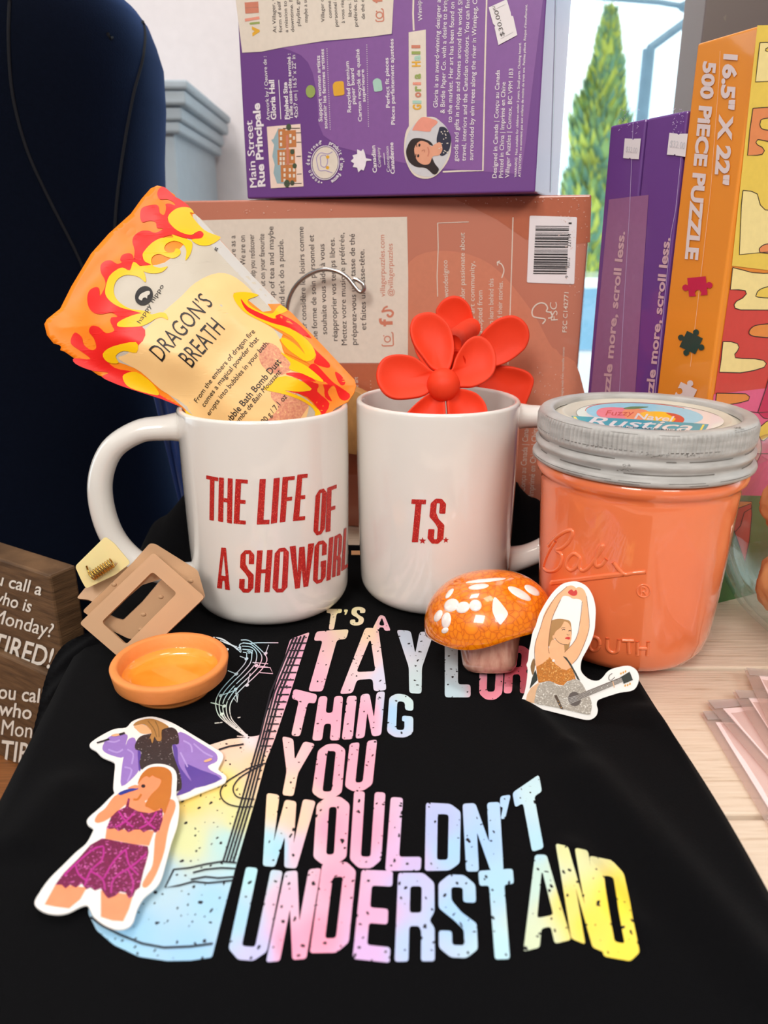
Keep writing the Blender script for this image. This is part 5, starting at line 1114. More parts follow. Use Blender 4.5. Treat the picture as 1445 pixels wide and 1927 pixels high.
mb.obj('cap', capmat(), ms, True); CS = bvh_surf(mb, .36)
SPOT = M('white glass spot', (244, 232, 226), .2, .03, 60, coat=1, croug=.03)
for c, rx, ry, rot in (((228, 226), 50, 40, -.5), ((298, 240), 46, 36, -.4), ((376, 228), 40, 38, 0), ((146, 292), 22, 42, .5), ((196, 320), 30, 52, .15), ((188, 382), 24, 18, -.6), ((396, 112), 66, 18, -.12), ((648, 154), 84, 26, .52), ((726, 134), 56, 24, .55), ((440, 74), 130, 11, -.1), ((216, 154), 40, 14, -.9)):
    lp = cm(ell(c, rx, ry, rot, 22)); mb = MB(); cx_, cy_ = cm([c])[0]; vs = []; N = len(lp)
    for k, h in ((1, -.0002), (.93, .0002), (.7, .00045), (.01, .0006)): vs += [CS(cx_+(p[0]-cx_)*k, cy_+(p[1]-cy_)*k, h) for p in lp]
    mb.add(vs, [(i*N+j, i*N+(j+1) % N, (i+1)*N+(j+1) % N, (i+1)*N+j) for i in range(3) for j in range(N)]); mb.obj('white_spot', SPOT, ms, True)
lp = sm(cm([(492, 180), (520, 200), (560, 250), (575, 285), (545, 330), (528, 346), (510, 325), (485, 280), (480, 235)]), 3); A = Art(CS, .0004, 5); A.poly(lp); A.obj('white_spot', SPOT, ms, True)
STEMM = M('mottled pink glass', (216, 168, 146), .22, .1, 260, coat=1, rgb2=(176, 112, 96), stretch=(1, 1, .35))
sb = at_z(926, 1283, .0042); sb = Vector((sb.x, sb.y+.0095, .0042)); st = Vector((capc.x+.001, capc.y+.001, capc.z-.002))
mb = MB(); P = []; R = []
for k in range(15):
    t = k/14; P.append(sb*(1-t) + st*t); R.append(.0128 + .0034*t**1.5 - .0022*sstep(.12, 0, t))
P.insert(0, sb - (st-sb).normalized()*.0006); R.insert(0, .0075)
tube(mb, P, R, 36); mb.obj('stem', STEMM, ms, True)

# ------------------------------------------------------------------ die cut stickers
STK = M('sticker white vinyl', (246, 242, 238), .35, .01, coat=.3)
def sticker(name, label, S, outline, layers, mats, thick=.0006, loc=None, grp='die cut stickers of a singer'):
    t = thing(name, label, 'sticker', loc, grp)
    lp = sm(outline, 3); N = len(lp); mb = MB(); v, f = tess([lp]); v, f2 = v, f
    mb.add([S(p[0], p[1], thick) for p in lp] + [S(p[0], p[1], .00005) for p in lp], list(f) + [tuple(i+N for i in q[::-1]) for q in f] + [(i, (i+1) % N, N+(i+1) % N, N+i) for i in range(N)])
    recalc(mb.obj('white_backing', STK, t))
    for i, (nm, items) in enumerate(layers):
        A = Art(S, thick + .00006 + .00004*i)
        for it in items:
            kind, m = it[0], it[1]
            if kind == 'p': A.poly(sm(it[2], 3), m)
            elif kind == 'q': A.poly(it[2], m)
            elif kind == 's': A.stroke(it[2], it[3], m, smooth=3)
            elif kind == 'e': A.ellipse(it[2], it[3], it[4], it[5] if len(it) > 5 else 0, m)
        A.obj(nm, mats, t)
    return t
SKIN2 = ink('sticker skin', (250, 150, 104)); SKINL = ink('sticker skin light', (244, 180, 132)); HAIRB = ink('sticker auburn hair', (200, 116, 44)); HAIRG = ink('sticker blond hair', (176, 128, 72)); HAIRD = ink('sticker hair shade', (136, 100, 58))
PURP = ink('sticker lilac fur', (156, 122, 200)); PURD = ink('sticker violet lining', (94, 68, 160)); PURL = ink('sticker lilac light', (184, 156, 222)); TOPB = glitter('sticker charcoal top', (52, 42, 44), (190, 180, 180), 2600, .97); MAGT = glitter('sticker magenta sequins', (120, 20, 72), (236, 110, 200), 2200); MAGL = ink('sticker magenta trim', (190, 44, 150)); BLU = ink('sticker blue microphone', (40, 58, 150)); DKK = ink('sticker dark line', (44, 36, 40)); LIP = ink('sticker red', (206, 40, 34)); TOPO = glitter('sticker amber sequins', (196, 116, 26), (240, 190, 110), 2600); GUIT = glitter('sticker silver guitar', (176, 166, 154), (240, 236, 228), 2600); GREY = ink('sticker grey', (96, 86, 82)); BRN = ink('sticker brown neck', (84, 66, 54)); GLD = ink('sticker gold pegs', (220, 160, 60)); STR = ink('sticker outline', (120, 74, 50)); WHT2 = ink('sticker white line', (238, 234, 228))
def flat_sticker(z): return plane_surf((0, 0, z), (0, 0, 1))
def SHz(dz):
    return lambda u, v, off=0.0: SHs(u, v, off + dz)
def SHs(u, v, off):     # stiff sticker: follows the cloth only broadly
    p = SH(u, v, 0); q = at_z(u, v, .0052 + off); return q
s1 = sticker('sticker', 'upper sticker: singer in a lilac fur coat, lying under the pink outfit sticker', flat_sticker(.0046), cp([(393, 270), (410, 245), (470, 205), (560, 160), (640, 150), (680, 110), (740, 85), (820, 75), (900, 95), (980, 130), (1080, 190), (1220, 275), (1290, 320), (1300, 360), (1275, 410), (1270, 440), (1318, 478), (1320, 510), (1290, 535), (1150, 590), (1010, 643), (900, 640), (700, 630), (580, 605), (558, 580), (555, 550), (560, 480), (566, 405), (550, 380), (480, 350), (440, 310), (405, 290)]),
    [('fur_coat', [('p', 0, cp([(480, 290), (500, 240), (530, 212), (580, 195), (650, 200), (640, 260), (625, 350), (560, 345), (500, 320)])), ('p', 0, cp([(650, 240), (700, 222), (720, 300), (742, 330), (735, 420), (700, 480), (610, 550), (612, 430), (625, 350)])), ('p', 0, cp([(995, 185), (1050, 195), (1120, 240), (1200, 290), (1255, 330), (1258, 380), (1200, 410), (1215, 440), (1295, 500), (1110, 565), (985, 615), (1020, 560), (1000, 450), (985, 350), (960, 270)]))]),
     ('coat_lining', [('p', 1, cp([(955, 265), (990, 290), (1000, 400), (1060, 490), (1110, 562), (985, 615), (1020, 550), (1000, 450), (975, 380)])), ('p', 1, cp([(720, 300), (742, 320), (742, 430), (728, 440)])), ('p', 1, cp([(1040, 400), (1150, 440), (1285, 500), (1120, 560), (1080, 500)]))] + [('s', 2, cp(q), 3) for q in ([(510, 240), (560, 250), (600, 235)], [(520, 300), (580, 320), (620, 300)], [(650, 300), (690, 330), (680, 400)], [(630, 420), (680, 440), (650, 520)], [(1030, 240), (1080, 270), (1090, 320)], [(1100, 260), (1170, 320), (1230, 350)], [(1010, 320), (1040, 380), (1060, 420)])]),
     ('black_top', [('p', 3, cp([(705, 260), (740, 210), (820, 190), (880, 165), (950, 150), (990, 180), (1000, 260), (955, 270), (962, 330), (985, 400), (1010, 470), (1020, 560), (985, 585), (900, 560), (740, 430), (745, 320), (705, 300)]))]),
     ('face', [('p', 4, cp([(695, 145), (740, 130), (785, 145), (815, 185), (775, 195), (740, 190), (712, 165)]))]), ('hand', [('p', 4, cp([(540, 205), (580, 193), (606, 203), (560, 213)]))]), ('hand', [('p', 4, cp([(1170, 380), (1215, 362), (1225, 372), (1185, 389)]))]),
     ('hair', [('p', 5, cp([(690, 140), (720, 110), (800, 92), (870, 110), (932, 150), (885, 170), (882, 240), (852, 244), (835, 215), (820, 262), (805, 225), (780, 260), (815, 190), (780, 140), (740, 130)])), ('s', 6, cp([(790, 110), (830, 160), (850, 220)]), 2), ('s', 6, cp([(840, 110), (862, 160), (866, 220)]), 2)]),
     ('microphone', [('q', 7, cp([(590, 196), (630, 184), (636, 195), (600, 208)])), ('q', 7, cp([(440, 254), (525, 227), (529, 237), (446, 263)]))])],
    [PURP, PURD, PURL, TOPB, SKINL, HAIRG, HAIRD, DKK], loc=at_z(300, 1430, .0046))
s2 = sticker('sticker', 'lower sticker: singer in a magenta sequined top and skirt, overlapping the lilac one', flat_sticker(.0062), cp([(20, 1350), (50, 1280), (120, 1180), (220, 1080), (300, 1000), (370, 940), (410, 870), (418, 838), (385, 815), (375, 785), (400, 750), (470, 690), (560, 600), (650, 540), (720, 470), (770, 420), (830, 398), (900, 400), (960, 425), (985, 470), (985, 540), (982, 610), (1000, 660), (1000, 740), (985, 830), (950, 930), (920, 1040), (880, 1180), (840, 1240), (760, 1310), (715, 1390), (690, 1470), (650, 1510), (580, 1522), (500, 1495), (425, 1440), (398, 1390), (375, 1358), (330, 1368), (250, 1408), (170, 1420), (80, 1402)]),
    [('skin', [('p', 0, cp([(428, 785), (450, 740), (500, 700), (560, 620), (640, 580), (700, 550), (750, 560), (748, 600), (735, 640), (680, 645), (620, 690), (560, 745), (500, 785), (450, 800)])), ('p', 0, cp([(650, 640), (740, 620), (800, 690), (895, 700), (885, 730), (760, 745), (650, 710)])), ('p', 0, cp([(915, 680), (930, 640), (970, 650), (976, 700), (940, 800), (918, 900), (900, 1000), (855, 1130), (812, 1210), (772, 1242), (750, 1222), (780, 1160), (820, 1090), (832, 980), (842, 880), (890, 760)])), ('q', 0, cp([(510, 830), (600, 845), (700, 840), (832, 855), (798, 955), (700, 945), (600, 925), (500, 908)])),
               ('q', 0, cp([(88, 1355), (165, 1215), (375, 1240), (330, 1320), (255, 1382), (160, 1370)])), ('q', 0, cp([(470, 1440), (470, 1260), (690, 1290), (660, 1390), (622, 1470), (550, 1465)])), ('p', 0, cp([(735, 520), (780, 470), (850, 470), (885, 510), (865, 570), (815, 610), (790, 640), (760, 652), (722, 640), (745, 600), (718, 570)]))]),
     ('sequined_outfit', [('q', 1, cp([(640, 690), (655, 632), (668, 634), (660, 690), (720, 720), (800, 735), (872, 712), (880, 690), (890, 705), (890, 780), (868, 850), (838, 868), (820, 848), (790, 850), (760, 866), (738, 846), (700, 846), (655, 866), (630, 838), (590, 858), (565, 838), (535, 842), (508, 838), (540, 760), (580, 720)])), ('q', 1, cp([(480, 905), (540, 916), (600, 928), (700, 946), (790, 960), (795, 1000), (778, 1070), (760, 1130), (735, 1240), (705, 1262), (690, 1300), (660, 1316), (640, 1276), (600, 1268), (570, 1298), (520, 1316), (498, 1290), (470, 1246), (430, 1262), (400, 1240), (372, 1254), (340, 1214), (300, 1242), (262, 1222), (230, 1248), (205, 1222), (160, 1222), (220, 1140), (320, 1040), (400, 950)]))]),
     ('hair', [('p', 2, cp([(720, 540), (740, 480), (790, 430), (860, 417), (920, 430), (952, 470), (950, 560), (945, 620), (922, 690), (902, 742), (880, 700), (840, 720), (800, 700), (770, 680), (810, 610), (860, 560), (880, 510), (840, 490), (820, 478), (800, 492), (780, 482), (750, 500)])), ('s', 2, cp([(690, 640), (720, 640), (745, 605)]), 4), ('e', 3, cp([(758, 550)])[0], 4, 3.4)] + [('s', 4, cp(q), 3.2) for q in ([(220, 1160), (300, 1080), (420, 980), (490, 960)], [(490, 965), (480, 1050), (400, 1130), (360, 1230)], [(300, 1090), (320, 1150), (380, 1200)], [(400, 1130), (480, 1180), (500, 1260)], [(490, 1180), (560, 1060), (640, 980)], [(640, 980), (660, 1080), (720, 1150)], [(780, 1010), (690, 1090), (560, 1180), (540, 1280)], [(650, 1110), (690, 1200), (680, 1280)], [(590, 720), (640, 790), (690, 830)], [(700, 730), (640, 790), (570, 830)], [(740, 735), (790, 800), (840, 840)], [(850, 725), (800, 800), (730, 840)])]),
     ('microphone', [('p', 5, cp([(590, 598), (640, 575), (710, 560), (722, 572), (660, 592), (605, 612)])), ('p', 0, cp([(650, 566), (700, 543), (735, 552), (720, 566), (690, 566)]))])],
    [SKIN2, MAGT, HAIRB, DKK, MAGL, BLU], loc=at_z(200, 1600, .0062))
# standing sticker leaning on the jar
p0 = at_z(985, 1322, .0052); p1 = at_z(1112, 1353, .0052); hd = (p1-p0).normalized(); lean = radians(24)
ud = (Vector((0, 0, 1))*cos(lean) + Vector((-hd.y, hd.x, 0))*sin(lean)).normalized()
GS = plane_surf(p0, hd.cross(ud)); cg = lambda pts: cr(960, 1080, 5.558, pts)
s3 = sticker('sticker', 'sticker of a singer with a guitar, hands in a heart, leaning against the jar', GS, cg([(118, 1335), (150, 1250), (172, 1140), (185, 1000), (173, 950), (190, 900), (200, 800), (215, 730), (235, 620), (270, 540), (300, 440), (350, 340), (420, 230), (480, 160), (550, 105), (640, 80), (720, 85), (800, 130), (850, 200), (880, 280), (895, 380), (890, 500), (880, 600), (850, 700), (800, 800), (752, 890), (738, 960), (745, 1020), (790, 1075), (850, 1110), (920, 1115), (970, 1080), (1010, 1030), (1060, 995), (1150, 970), (1230, 960), (1290, 980), (1330, 1020), (1348, 1080), (1335, 1150), (1300, 1205), (1240, 1228), (1150, 1240), (1050, 1270), (960, 1300), (915, 1325), (905, 1370), (917, 1420), (905, 1475), (860, 1515), (800, 1525), (700, 1505), (500, 1455), (300, 1405), (180, 1375)]),
    [('hair', [('p', 2, cg([(430, 490), (500, 470), (570, 475), (628, 495), (642, 560), (645, 640), (625, 740), (620, 760), (580, 820), (545, 850), (520, 700), (470, 640), (465, 680), (440, 740), (400, 755), (388, 690), (400, 600), (420, 540)])), ('p', 3, cg([(250, 880), (262, 960), (240, 1060), (215, 970)])), ('q', 9, cg([(205, 1200), (230, 1090), (265, 1000), (285, 1060), (288, 1110), (250, 1150)]))]),
     ('skin', [('p', 0, cg([(555, 165), (600, 130), (650, 122), (692, 150), (700, 200), (660, 258), (620, 235), (560, 230), (530, 270), (490, 360), (440, 470), (425, 560), (408, 650), (402, 760), (430, 840), (400, 890), (340, 935), (275, 968), (265, 880), (260, 760), (275, 680), (320, 560), (350, 440), (400, 340), (470, 250)])), ('p', 0, cg([(690, 150), (735, 140), (775, 170), (800, 230), (815, 330), (825, 450), (822, 600), (785, 720), (725, 850), (655, 938), (600, 1000), (540, 850), (580, 810), (640, 750), (690, 680), (725, 580), (735, 480), (752, 380), (755, 290), (710, 260), (660, 258), (650, 220)])), ('p', 0, cg([(405, 790), (440, 690), (500, 700), (560, 730), (575, 820), (610, 880), (645, 960), (590, 1003), (540, 992), (480, 935), (430, 890), (395, 900)])),
               ('q', 10, cg([(165, 1335), (180, 1260), (220, 1190), (290, 1140), (320, 1150), (285, 1230), (270, 1352)]))]),
     ('face', [('p', 0, cg([(452, 620), (480, 585), (520, 555), (560, 500), (600, 505), (632, 545), (638, 590), (642, 630), (640, 690), (600, 738), (540, 732), (490, 700), (462, 665)])), ('s', 9, cg([(470, 668), (500, 706), (540, 732), (600, 738)]), .9), ('p', 2, cg([(430, 500), (500, 472), (570, 478), (565, 500), (530, 560), (480, 600), (455, 650), (440, 620)])), ('p', 0, cg([(445, 650), (462, 640), (470, 670), (452, 680)]))]),
     ('features', [('p', 6, cg([(574, 674), (600, 658), (630, 664), (622, 686), (598, 682)])), ('s', 9, cg([(545, 588), (562, 578), (578, 586)]), 1.6), ('s', 9, cg([(612, 598), (628, 590), (638, 598)]), 1.4), ('s', 9, cg([(535, 570), (560, 560), (580, 565)]), .8), ('s', 9, cg([(595, 630), (608, 640), (622, 634)]), .8), ('p', 6, cg([(607, 192), (625, 170), (648, 163), (668, 182), (690, 166), (705, 195), (695, 222), (662, 230), (625, 215)])),
                   ('s', 5, cg([(265, 960), (260, 760), (320, 560), (360, 440), (470, 250), (560, 165), (600, 130)]), .8), ('s', 5, cg([(530, 270), (440, 470), (402, 740), (412, 830)]), .8), ('s', 5, cg([(755, 290), (735, 480), (690, 680), (570, 820)]), .8), ('s', 5, cg([(800, 230), (825, 440), (822, 600), (725, 850), (655, 938)]), .8)]),
     ('amber_top', [('q', 7, cg([(275, 970), (340, 937), (395, 892), (415, 868), (430, 885), (480, 940), (540, 992), (590, 1005), (645, 975), (680, 1060), (690, 1110), (600, 1120), (560, 1165), (510, 1158), (440, 1128), (360, 1128), (300, 1140), (285, 1060)])), ('q', 9, cg([(553, 858), (592, 872), (640, 940), (690, 1030), (735, 1116), (704, 1100), (660, 1010), (606, 920)])), ('e', 8, cg([(456, 905)])[0], 2.6, 2.6)]),
     ('guitar', [('p', 4, cg([(265, 1290), (280, 1210), (320, 1140), (400, 1120), (450, 1130), (500, 1165), (560, 1168), (610, 1125), (670, 1100), (730, 1120), (770, 1170), (800, 1230), (840, 1300), (857, 1370), (845, 1440), (815, 1470), (560, 1412), (400, 1380), (265, 1352)])), ('e', 1, cg([(676, 1306)])[0], 12, 13.8, -.2), ('q', 11, cg([(690, 1268), (1160, 1078), (1184, 1124), (716, 1318)])), ('q', 9, cg([(1155, 1078), (1250, 1020), (1262, 1046), (1285, 1108), (1190, 1148)])), ('q', 11, cg([(460, 1268), (490, 1264), (562, 1416), (530, 1410)]))]),
     ('guitar_strings', [('s', 8, cg([(520+6*k, 1310+20*k), (690+6*k, 1275+11*k - 0), (1168+4*k, 1090+9*k)]), .5) for k in range(5)] + [('e', 12, cg([p])[0], 1.5, 2.2, .3) for p in ((1160, 1040), (1185, 1030), (1208, 1018), (1205, 1166), (1230, 1160), (1254, 1148))] + [('s', 1, cg([(1070, 1040), (1040, 1060), (1034, 1100), (1060, 1110), (1095, 1078)]), 1.3), ('q', 10, cg([(1070, 1125), (1080, 1120), (1096, 1184), (1086, 1188)])), ('e', 8, cg([(850, 1235)])[0], .9, .9), ('e', 8, cg([(960, 1192)])[0], .9, .9), ('e', 8, cg([(1020, 1166)])[0], .9, .9), ('e', 12, cg([(505, 1330)])[0], .8, .8), ('e', 12, cg([(520, 1362)])[0], .8, .8), ('e', 12, cg([(538, 1394)])[0], .8, .8)])],
    [SKINL, GREY, HAIRG, HAIRD, GUIT, STR, LIP, TOPO, WHT2, ink('sticker dark green strap', (40, 46, 40)), ink('sticker tan skin', (226, 180, 140)), BRN, GLD], loc=Vector((.078, .303, .0052)))

# ------------------------------------------------------------------ terracotta saucer
TERR = M('painted terracotta', (236, 146, 76), .6, .06, 60, bump=.15, bscale=500)
sc_c = Vector((-.0980, .3105, .0040))
sau = thing('saucer', 'small orange terracotta saucer on the black t-shirt beside the claw clip', 'saucer', sc_c)
prof = [(0, 0), (.0178, 0), (.0184, .0012), (.0186, .0042), (.0196, .0052), (.0242, .0062), (.0252, .0072), (.0262, .0130), (.0264, .0142), (.0258, .0150), (.0236, .0151), (.0228, .0146), (.0220, .0100), (.0205, .0070), (.017, .0064)]
mb = MB(); lathe(mb, prof, sc_c, 96); o = mb.obj('dish', TERR, sau, True)
mb = MB(); lathe(mb, [(.0221, .0100), (.0205, .0073), (.017, .0067), (.010, .0066), (0, .0066)], sc_c, 72); mb.obj('glazed_well', M('glossy orange glaze', (248, 148, 40), .15, .06, 70, coat=1, rgb2=(254, 166, 62)), sau, True)

# ------------------------------------------------------------------ frosted claw clip
FRO = M('frosted peach resin', (242, 194, 150), .36, .03, 30, trans=.42, ior=1.25, spec=.5)
FROY = M('pale yellow resin', (254, 232, 168), .3, .03, 30, trans=.15, ior=1.4, sss=.2)
c6 = lambda pts: cr(0, 1000, 3.211, pts)
cf0 = at_z(248, 1254, .0050)
clw = thing('claw_clip', 'frosted peach square claw clip propped against the left mug handle', 'hair clip', cf0)
CPF = plane_surf(cf0, (.10, -.86, .42)); CPB = plane_surf(cf0 + Vector((.0, .016, .012)), (.30, -.90, .30))
def slab_(name, outer, hole, S, th, mat_, r=3, rin=3, bw=.0013):
    o_ = round_poly(c6(outer), r, 5); h_ = [round_poly(c6(hole), rin, 5)] if hole else []
    mb = MB(); v, f = tess([o_] + h_); n_ = len(v)
    fs = list(f) + [tuple(i+n_ for i in t[::-1]) for t in f]
    b = 0
    for lp in [o_] + h_:
        N = len(lp); fs += [(b+i, b+(i+1) % N, n_+b+(i+1) % N, n_+b+i) for i in range(N)]; b += N
    mb.add([S(p[0], p[1], th/2) for p in v] + [S(p[0], p[1], -th/2) for p in v], fs)
    ob = recalc(mb.obj(name, mat_, clw)); 
    bevel(ob, bw, 3, 50)
    for p in ob.data.polygons: p.use_smooth = False
    return ob
slab_('back_jaw', [(500, 480), (800, 190), (905, 72), (940, 76), (1195, 235), (1240, 395), (960, 655), (775, 645), (640, 578)], [(655, 500), (860, 322), (978, 285), (860, 425), (745, 535), (700, 522)], CPB, .0028, FRO, 5, 3)
slab_('front_jaw', [(485, 555), (930, 128), (1240, 398), (795, 822)], [(618, 548), (925, 244), (1072, 374), (765, 684)], CPF, .0032, FRO, 7, 7)
slab_('thumb_tab', [(454, 210), (636, 30), (690, 70), (790, 190), (700, 260), (520, 345), (490, 290)], None, CPB, .0022, FROY, 6)
slab_('thumb_tab', [(465, 408), (530, 330), (640, 232), (740, 196), (800, 236), (690, 340), (585, 440), (540, 416)], None, plane_surf(cf0 + Vector((0, .004, 0)), (.10, -.78, .60)), .0026, FRO, 6)
mb = MB(); a = CPF(*c6([(560, 275)])[0], .003); b = CPF(*c6([(690, 190)])[0], .003); ax = (b-a)
ux = ax.normalized().orthogonal().normalized(); vx = ax.normalized().cross(ux)
tube(mb, [a + ax*(i/120) + (ux*cos(i*2*pi/13) + vx*sin(i*2*pi/13))*.0022 for i in range(121)], .00045, 6)
tube(mb, [a + ux*.0022, CPF(*c6([(532, 210)])[0], .003)], .00045, 6)
mb.obj('spring', M('gold wire', (200, 160, 80), .25, .05, metal=1), clw, True)
mb = MB(); tube(mb, [CPF(*c6([(700, 205)])[0], -.003), CPF(*c6([(660, 180)])[0], -.004), CPF(*c6([(640, 210)])[0], -.003)], .002, 10); tube(mb, [CPF(*c6([(520, 310)])[0], -.003), CPF(*c6([(540, 292)])[0], -.004)], .0022, 10); mb.obj('hinge', FRO, clw, True)
mb = MB()
for p in ((865, 500), (970, 395), (1065, 505), (850, 590), (1130, 430), (688, 320), (1150, 300)): ball(mb, CPB(*c6([p])[0], .0012), .0011, 1.3, .8, 1, 14, 8)
mb.obj('teeth', FRO, clw, True)

# ------------------------------------------------------------------ glass bowl with peach bundles
BC = Vector((.2475, .3590, .0003))
bowl = thing('glass_bowl', 'round clear glass bowl of peach bundles on the white planks, right edge', 'bowl', BC)
def glass(name):
    m, t, p = node_mat(name); p.inputs['Transmission Weight'].default_value = 1; p.inputs['Roughness'].default_value = 0; p.inputs['IOR'].default_value = 1.45
    n = t.nodes.new; co = n('ShaderNodeTexCoord'); nz = n('ShaderNodeTexNoise'); nz.inputs['Scale'].default_value = 30; b = n('ShaderNodeBump'); b.inputs['Strength'].default_value = .08; b.inputs['Distance'].default_value = .001
    t.links.new(co.outputs['Object'], nz.inputs['Vector']); t.links.new(nz.outputs['Fac'], b.inputs['Height']); t.links.new(b.outputs['Normal'], p.inputs['Normal']); p.inputs['Base Color'].default_value = (.97, .99, .98, 1); return m
def swirl(r, z, a, i):
    k = max(0, 1 - z/.05); return (r*(1 + .010*k*sin(26*a + z*240)), z) if r > .005 else (r, z)
RB = .0755
out = [(0, .0004), (.030, .0004), (.036, .0015), (.046, .0062)]
for i in range(1, 15):
    a = -.92 + (1.42)*i/14; out.append((.012 + (RB-.012)*cos(a), .058 + .0600*sin(a)))
top = out[-1]; out += [(top[0]-.003, top[1]+.012), (top[0]-.004, top[1]+.014), (top[0]-.006, top[1]+.012)]
inn = [(r-.0032, z+.001) for r, z in out[-4:3:-1]] + [(.038, .0105), (.02, .009), (0, .0088)]
mb = MB(); lathe(mb, out + inn, BC, 180, fn=swirl); mb.obj('glass', clear('clear bowl glass', (252, 254, 253), .07, .02), bowl, True)
PCH = M('peach crumpled tissue', (238, 164, 108), .75, .06, 40, bump=.5, bscale=45, rgb2=(244, 180, 126), sss=.1)
for i, (x, y, z, r, lb) in enumerate(((.2075, .3500, .0385, .0200, 'peach tissue bundle at the bottom of the glass bowl, by its front'), (.2060, .3600, .0760, .0180, 'peach tissue bundle in the middle of the glass bowl, its twisted end up'), (.2200, .3560, .1080, .0160, 'topmost peach tissue bundle in the glass bowl'), (.2580, .3500, .0380, .0225, 'peach tissue bundle at the bottom right of the glass bowl'), (.2560, .3600, .0830, .0210, 'peach tissue bundle high on the right side of the glass bowl'))):
    mb = MB()
    def cru(v, i=i):
        f = noise.fractal(v*1.7 + Vector((i*7, 0, 0)), 1, 2, 4); q = abs(noise.noise(v*3.2 + Vector((0, i*5, 0))))
        s = 1 + .10*f - .10*q
        if v.z > .72: s *= 1 + 1.2*(v.z-.72)
        return v*s
    ball(mb, (x, y, z), r, 1, 1, 1.02, 64, 40, fn=cru)
    o = mb.obj('tissue_bundle', PCH, None, True, loc=(x, y, z-r)); tag(o, lb, 'bundle', 'peach bundles in the glass bowl')

# ------------------------------------------------------------------ cards in clear sleeves
CLR = clear('cellophane sleeve', (248, 238, 234), .08, .12, .16); CARD = M('blush white card', (244, 222, 222), .6, .02)
g_ = 'cards in clear sleeves fanned on the planks'
quads = [('lowest and leftmost card in a clear sleeve, its corner nearest the t-shirt', (1318, 1342), (1452, 1566), .0012, (1342, 1360)), ('second card from the left in a clear sleeve', (1328, 1322), (1470, 1486), .0030, (1360, 1334)), ('third card from the left in a clear sleeve, crossing above the second', (1378, 1302), (1470, 1450), .0048, (1408, 1314)), ('topmost card in a clear sleeve, beside the glass bowl', (1400, 1260), (1476, 1428), .0066, (1428, 1272))]
for lb, a, b, z, cc in quads:
    pa = at_z(a[0], a[1], z); pb = at_z(b[0], b[1], z); d = (pb-pa).normalized(); n = Vector((-d.y, d.x, 0)); n = n if n.x > 0 else -n
    t = thing('card_sleeve', lb, 'card', (pa.x, pa.y, z-.0008), g_)
    Ln, Wd = .150, .108
    mb = MB(); c = [pa, pa+d*Ln, pa+d*Ln+n*Wd, pa+n*Wd]
    nu, nv = 12, 12; 
    for side in (1, -1):
        vs = []
        for j in range(nv+1):
            for i in range(nu+1):
                k = min(i, nu-i, j, nv-j)/2; q = pa + d*(Ln*j/nv) + n*(Wd*i/nu)
                h = (.0009*min(1, k) + .0002*noise.noise(Vector((q.x*60, q.y*60, z*900)))*min(1, k))
                vs.append(q + Vector((0, 0, side*h if side > 0 else -.0004*min(1, k))))
        mb.add(vs, [(j*(nu+1)+i, j*(nu+1)+i+1, (j+1)*(nu+1)+i+1, (j+1)*(nu+1)+i) for j in range(nv) for i in range(nu)])
    mb.obj('clear_sleeve', CLR, t, True)
    pc = at_z(cc[0], cc[1], z); off = pc - pa; i0 = off.dot(n); j0 = off.dot(d)
    mb = MB(); q = [pa + n*max(.004, i0) + d*max(.002, j0), pa + n*max(.004, i0) + d*(Ln-.002), pa + n*(Wd-.002) + d*(Ln-.002), pa + n*(Wd-.002) + d*max(.002, j0)]
    box_mb(mb, [(p.x, p.y) for p in (q if (q[1]-q[0]).cross(q[2]-q[1]).z > 0 else q[::-1])], z-.0002, z+.0003); mb.obj('card', CARD, t)
    mb = MB(); e = [pa + n*.001 - d*.0005, pa + n*.022 - d*.0005, pa + n*.022 + d*.004, pa + n*.001 + d*.006]
    mb.add([p + Vector((0, 0, .0009)) for p in e] + [p + Vector((0, 0, .0006)) for p in e], [(0, 1, 2, 3), (7, 6, 5, 4), (0, 4, 5, 1), (1, 5, 6, 2), (2, 6, 7, 3), (3, 7, 4, 0)]); mb.obj('sealed_flap', clear('shiny flap', (244, 240, 236), .16, .1, .25), t)

# ------------------------------------------------------------------ wooden signs
WS = M('stained pine', (116, 86, 58), .6, .2, 9, stretch=(5, 5, 45), rgb2=(76, 54, 34), bump=.3, bscale=30, detail=6)
WSE = M('stained end grain', (70, 46, 28), .7, .2, 60, stretch=(2, 2, 20))
HANDW = M('white paint pen', (240, 234, 224), .5, .02)
zt = .0214
fr = at_z(93, 1083, zt); flp = at_z(0, 1052, zt); bk = at_z(131, 1061, zt); DEP = (bk-fr).length
d = (Vector((fr.x, fr.y, 0)) - Vector((flp.x, flp.y, 0))).normalized(); nb = Vector((-d.y, d.x, 0))
def sign(fx, z0, z1, dep, label):
    a = fx - d*.125; ctr = fx - d*.06 + nb*dep/2
    t = thing('wooden_sign', label, 'sign', (ctr.x, ctr.y, z0), 'stacked wooden joke signs')
    mb = MB(); box_mb(mb, [(a.x, a.y), (fx.x, fx.y), ((fx+nb*dep).x, (fx+nb*dep).y), ((a+nb*dep).x, (a+nb*dep).y)], z0, z1)
    o = mb.obj('wood_block', [WS], t); bevel(o, .0014, 2)
    return t, plane_surf((a.x, a.y, z0), (d.y, -d.x, 0))
F0 = Vector((fr.x, fr.y, 0))
zb = .0214 - .0650
sg1, SS1 = sign(F0, zb, zt, DEP, 'upper stained wooden sign with white hand lettering, on top of the other sign')
sg2, SS2 = sign(F0 + d*.004 - nb*.004, -.1282, zb - .0002, .028, 'lower stained wooden sign with white hand lettering, beneath the other sign')
A = Art(SS1, .0004); W6 = (0, 1000, 3.211)
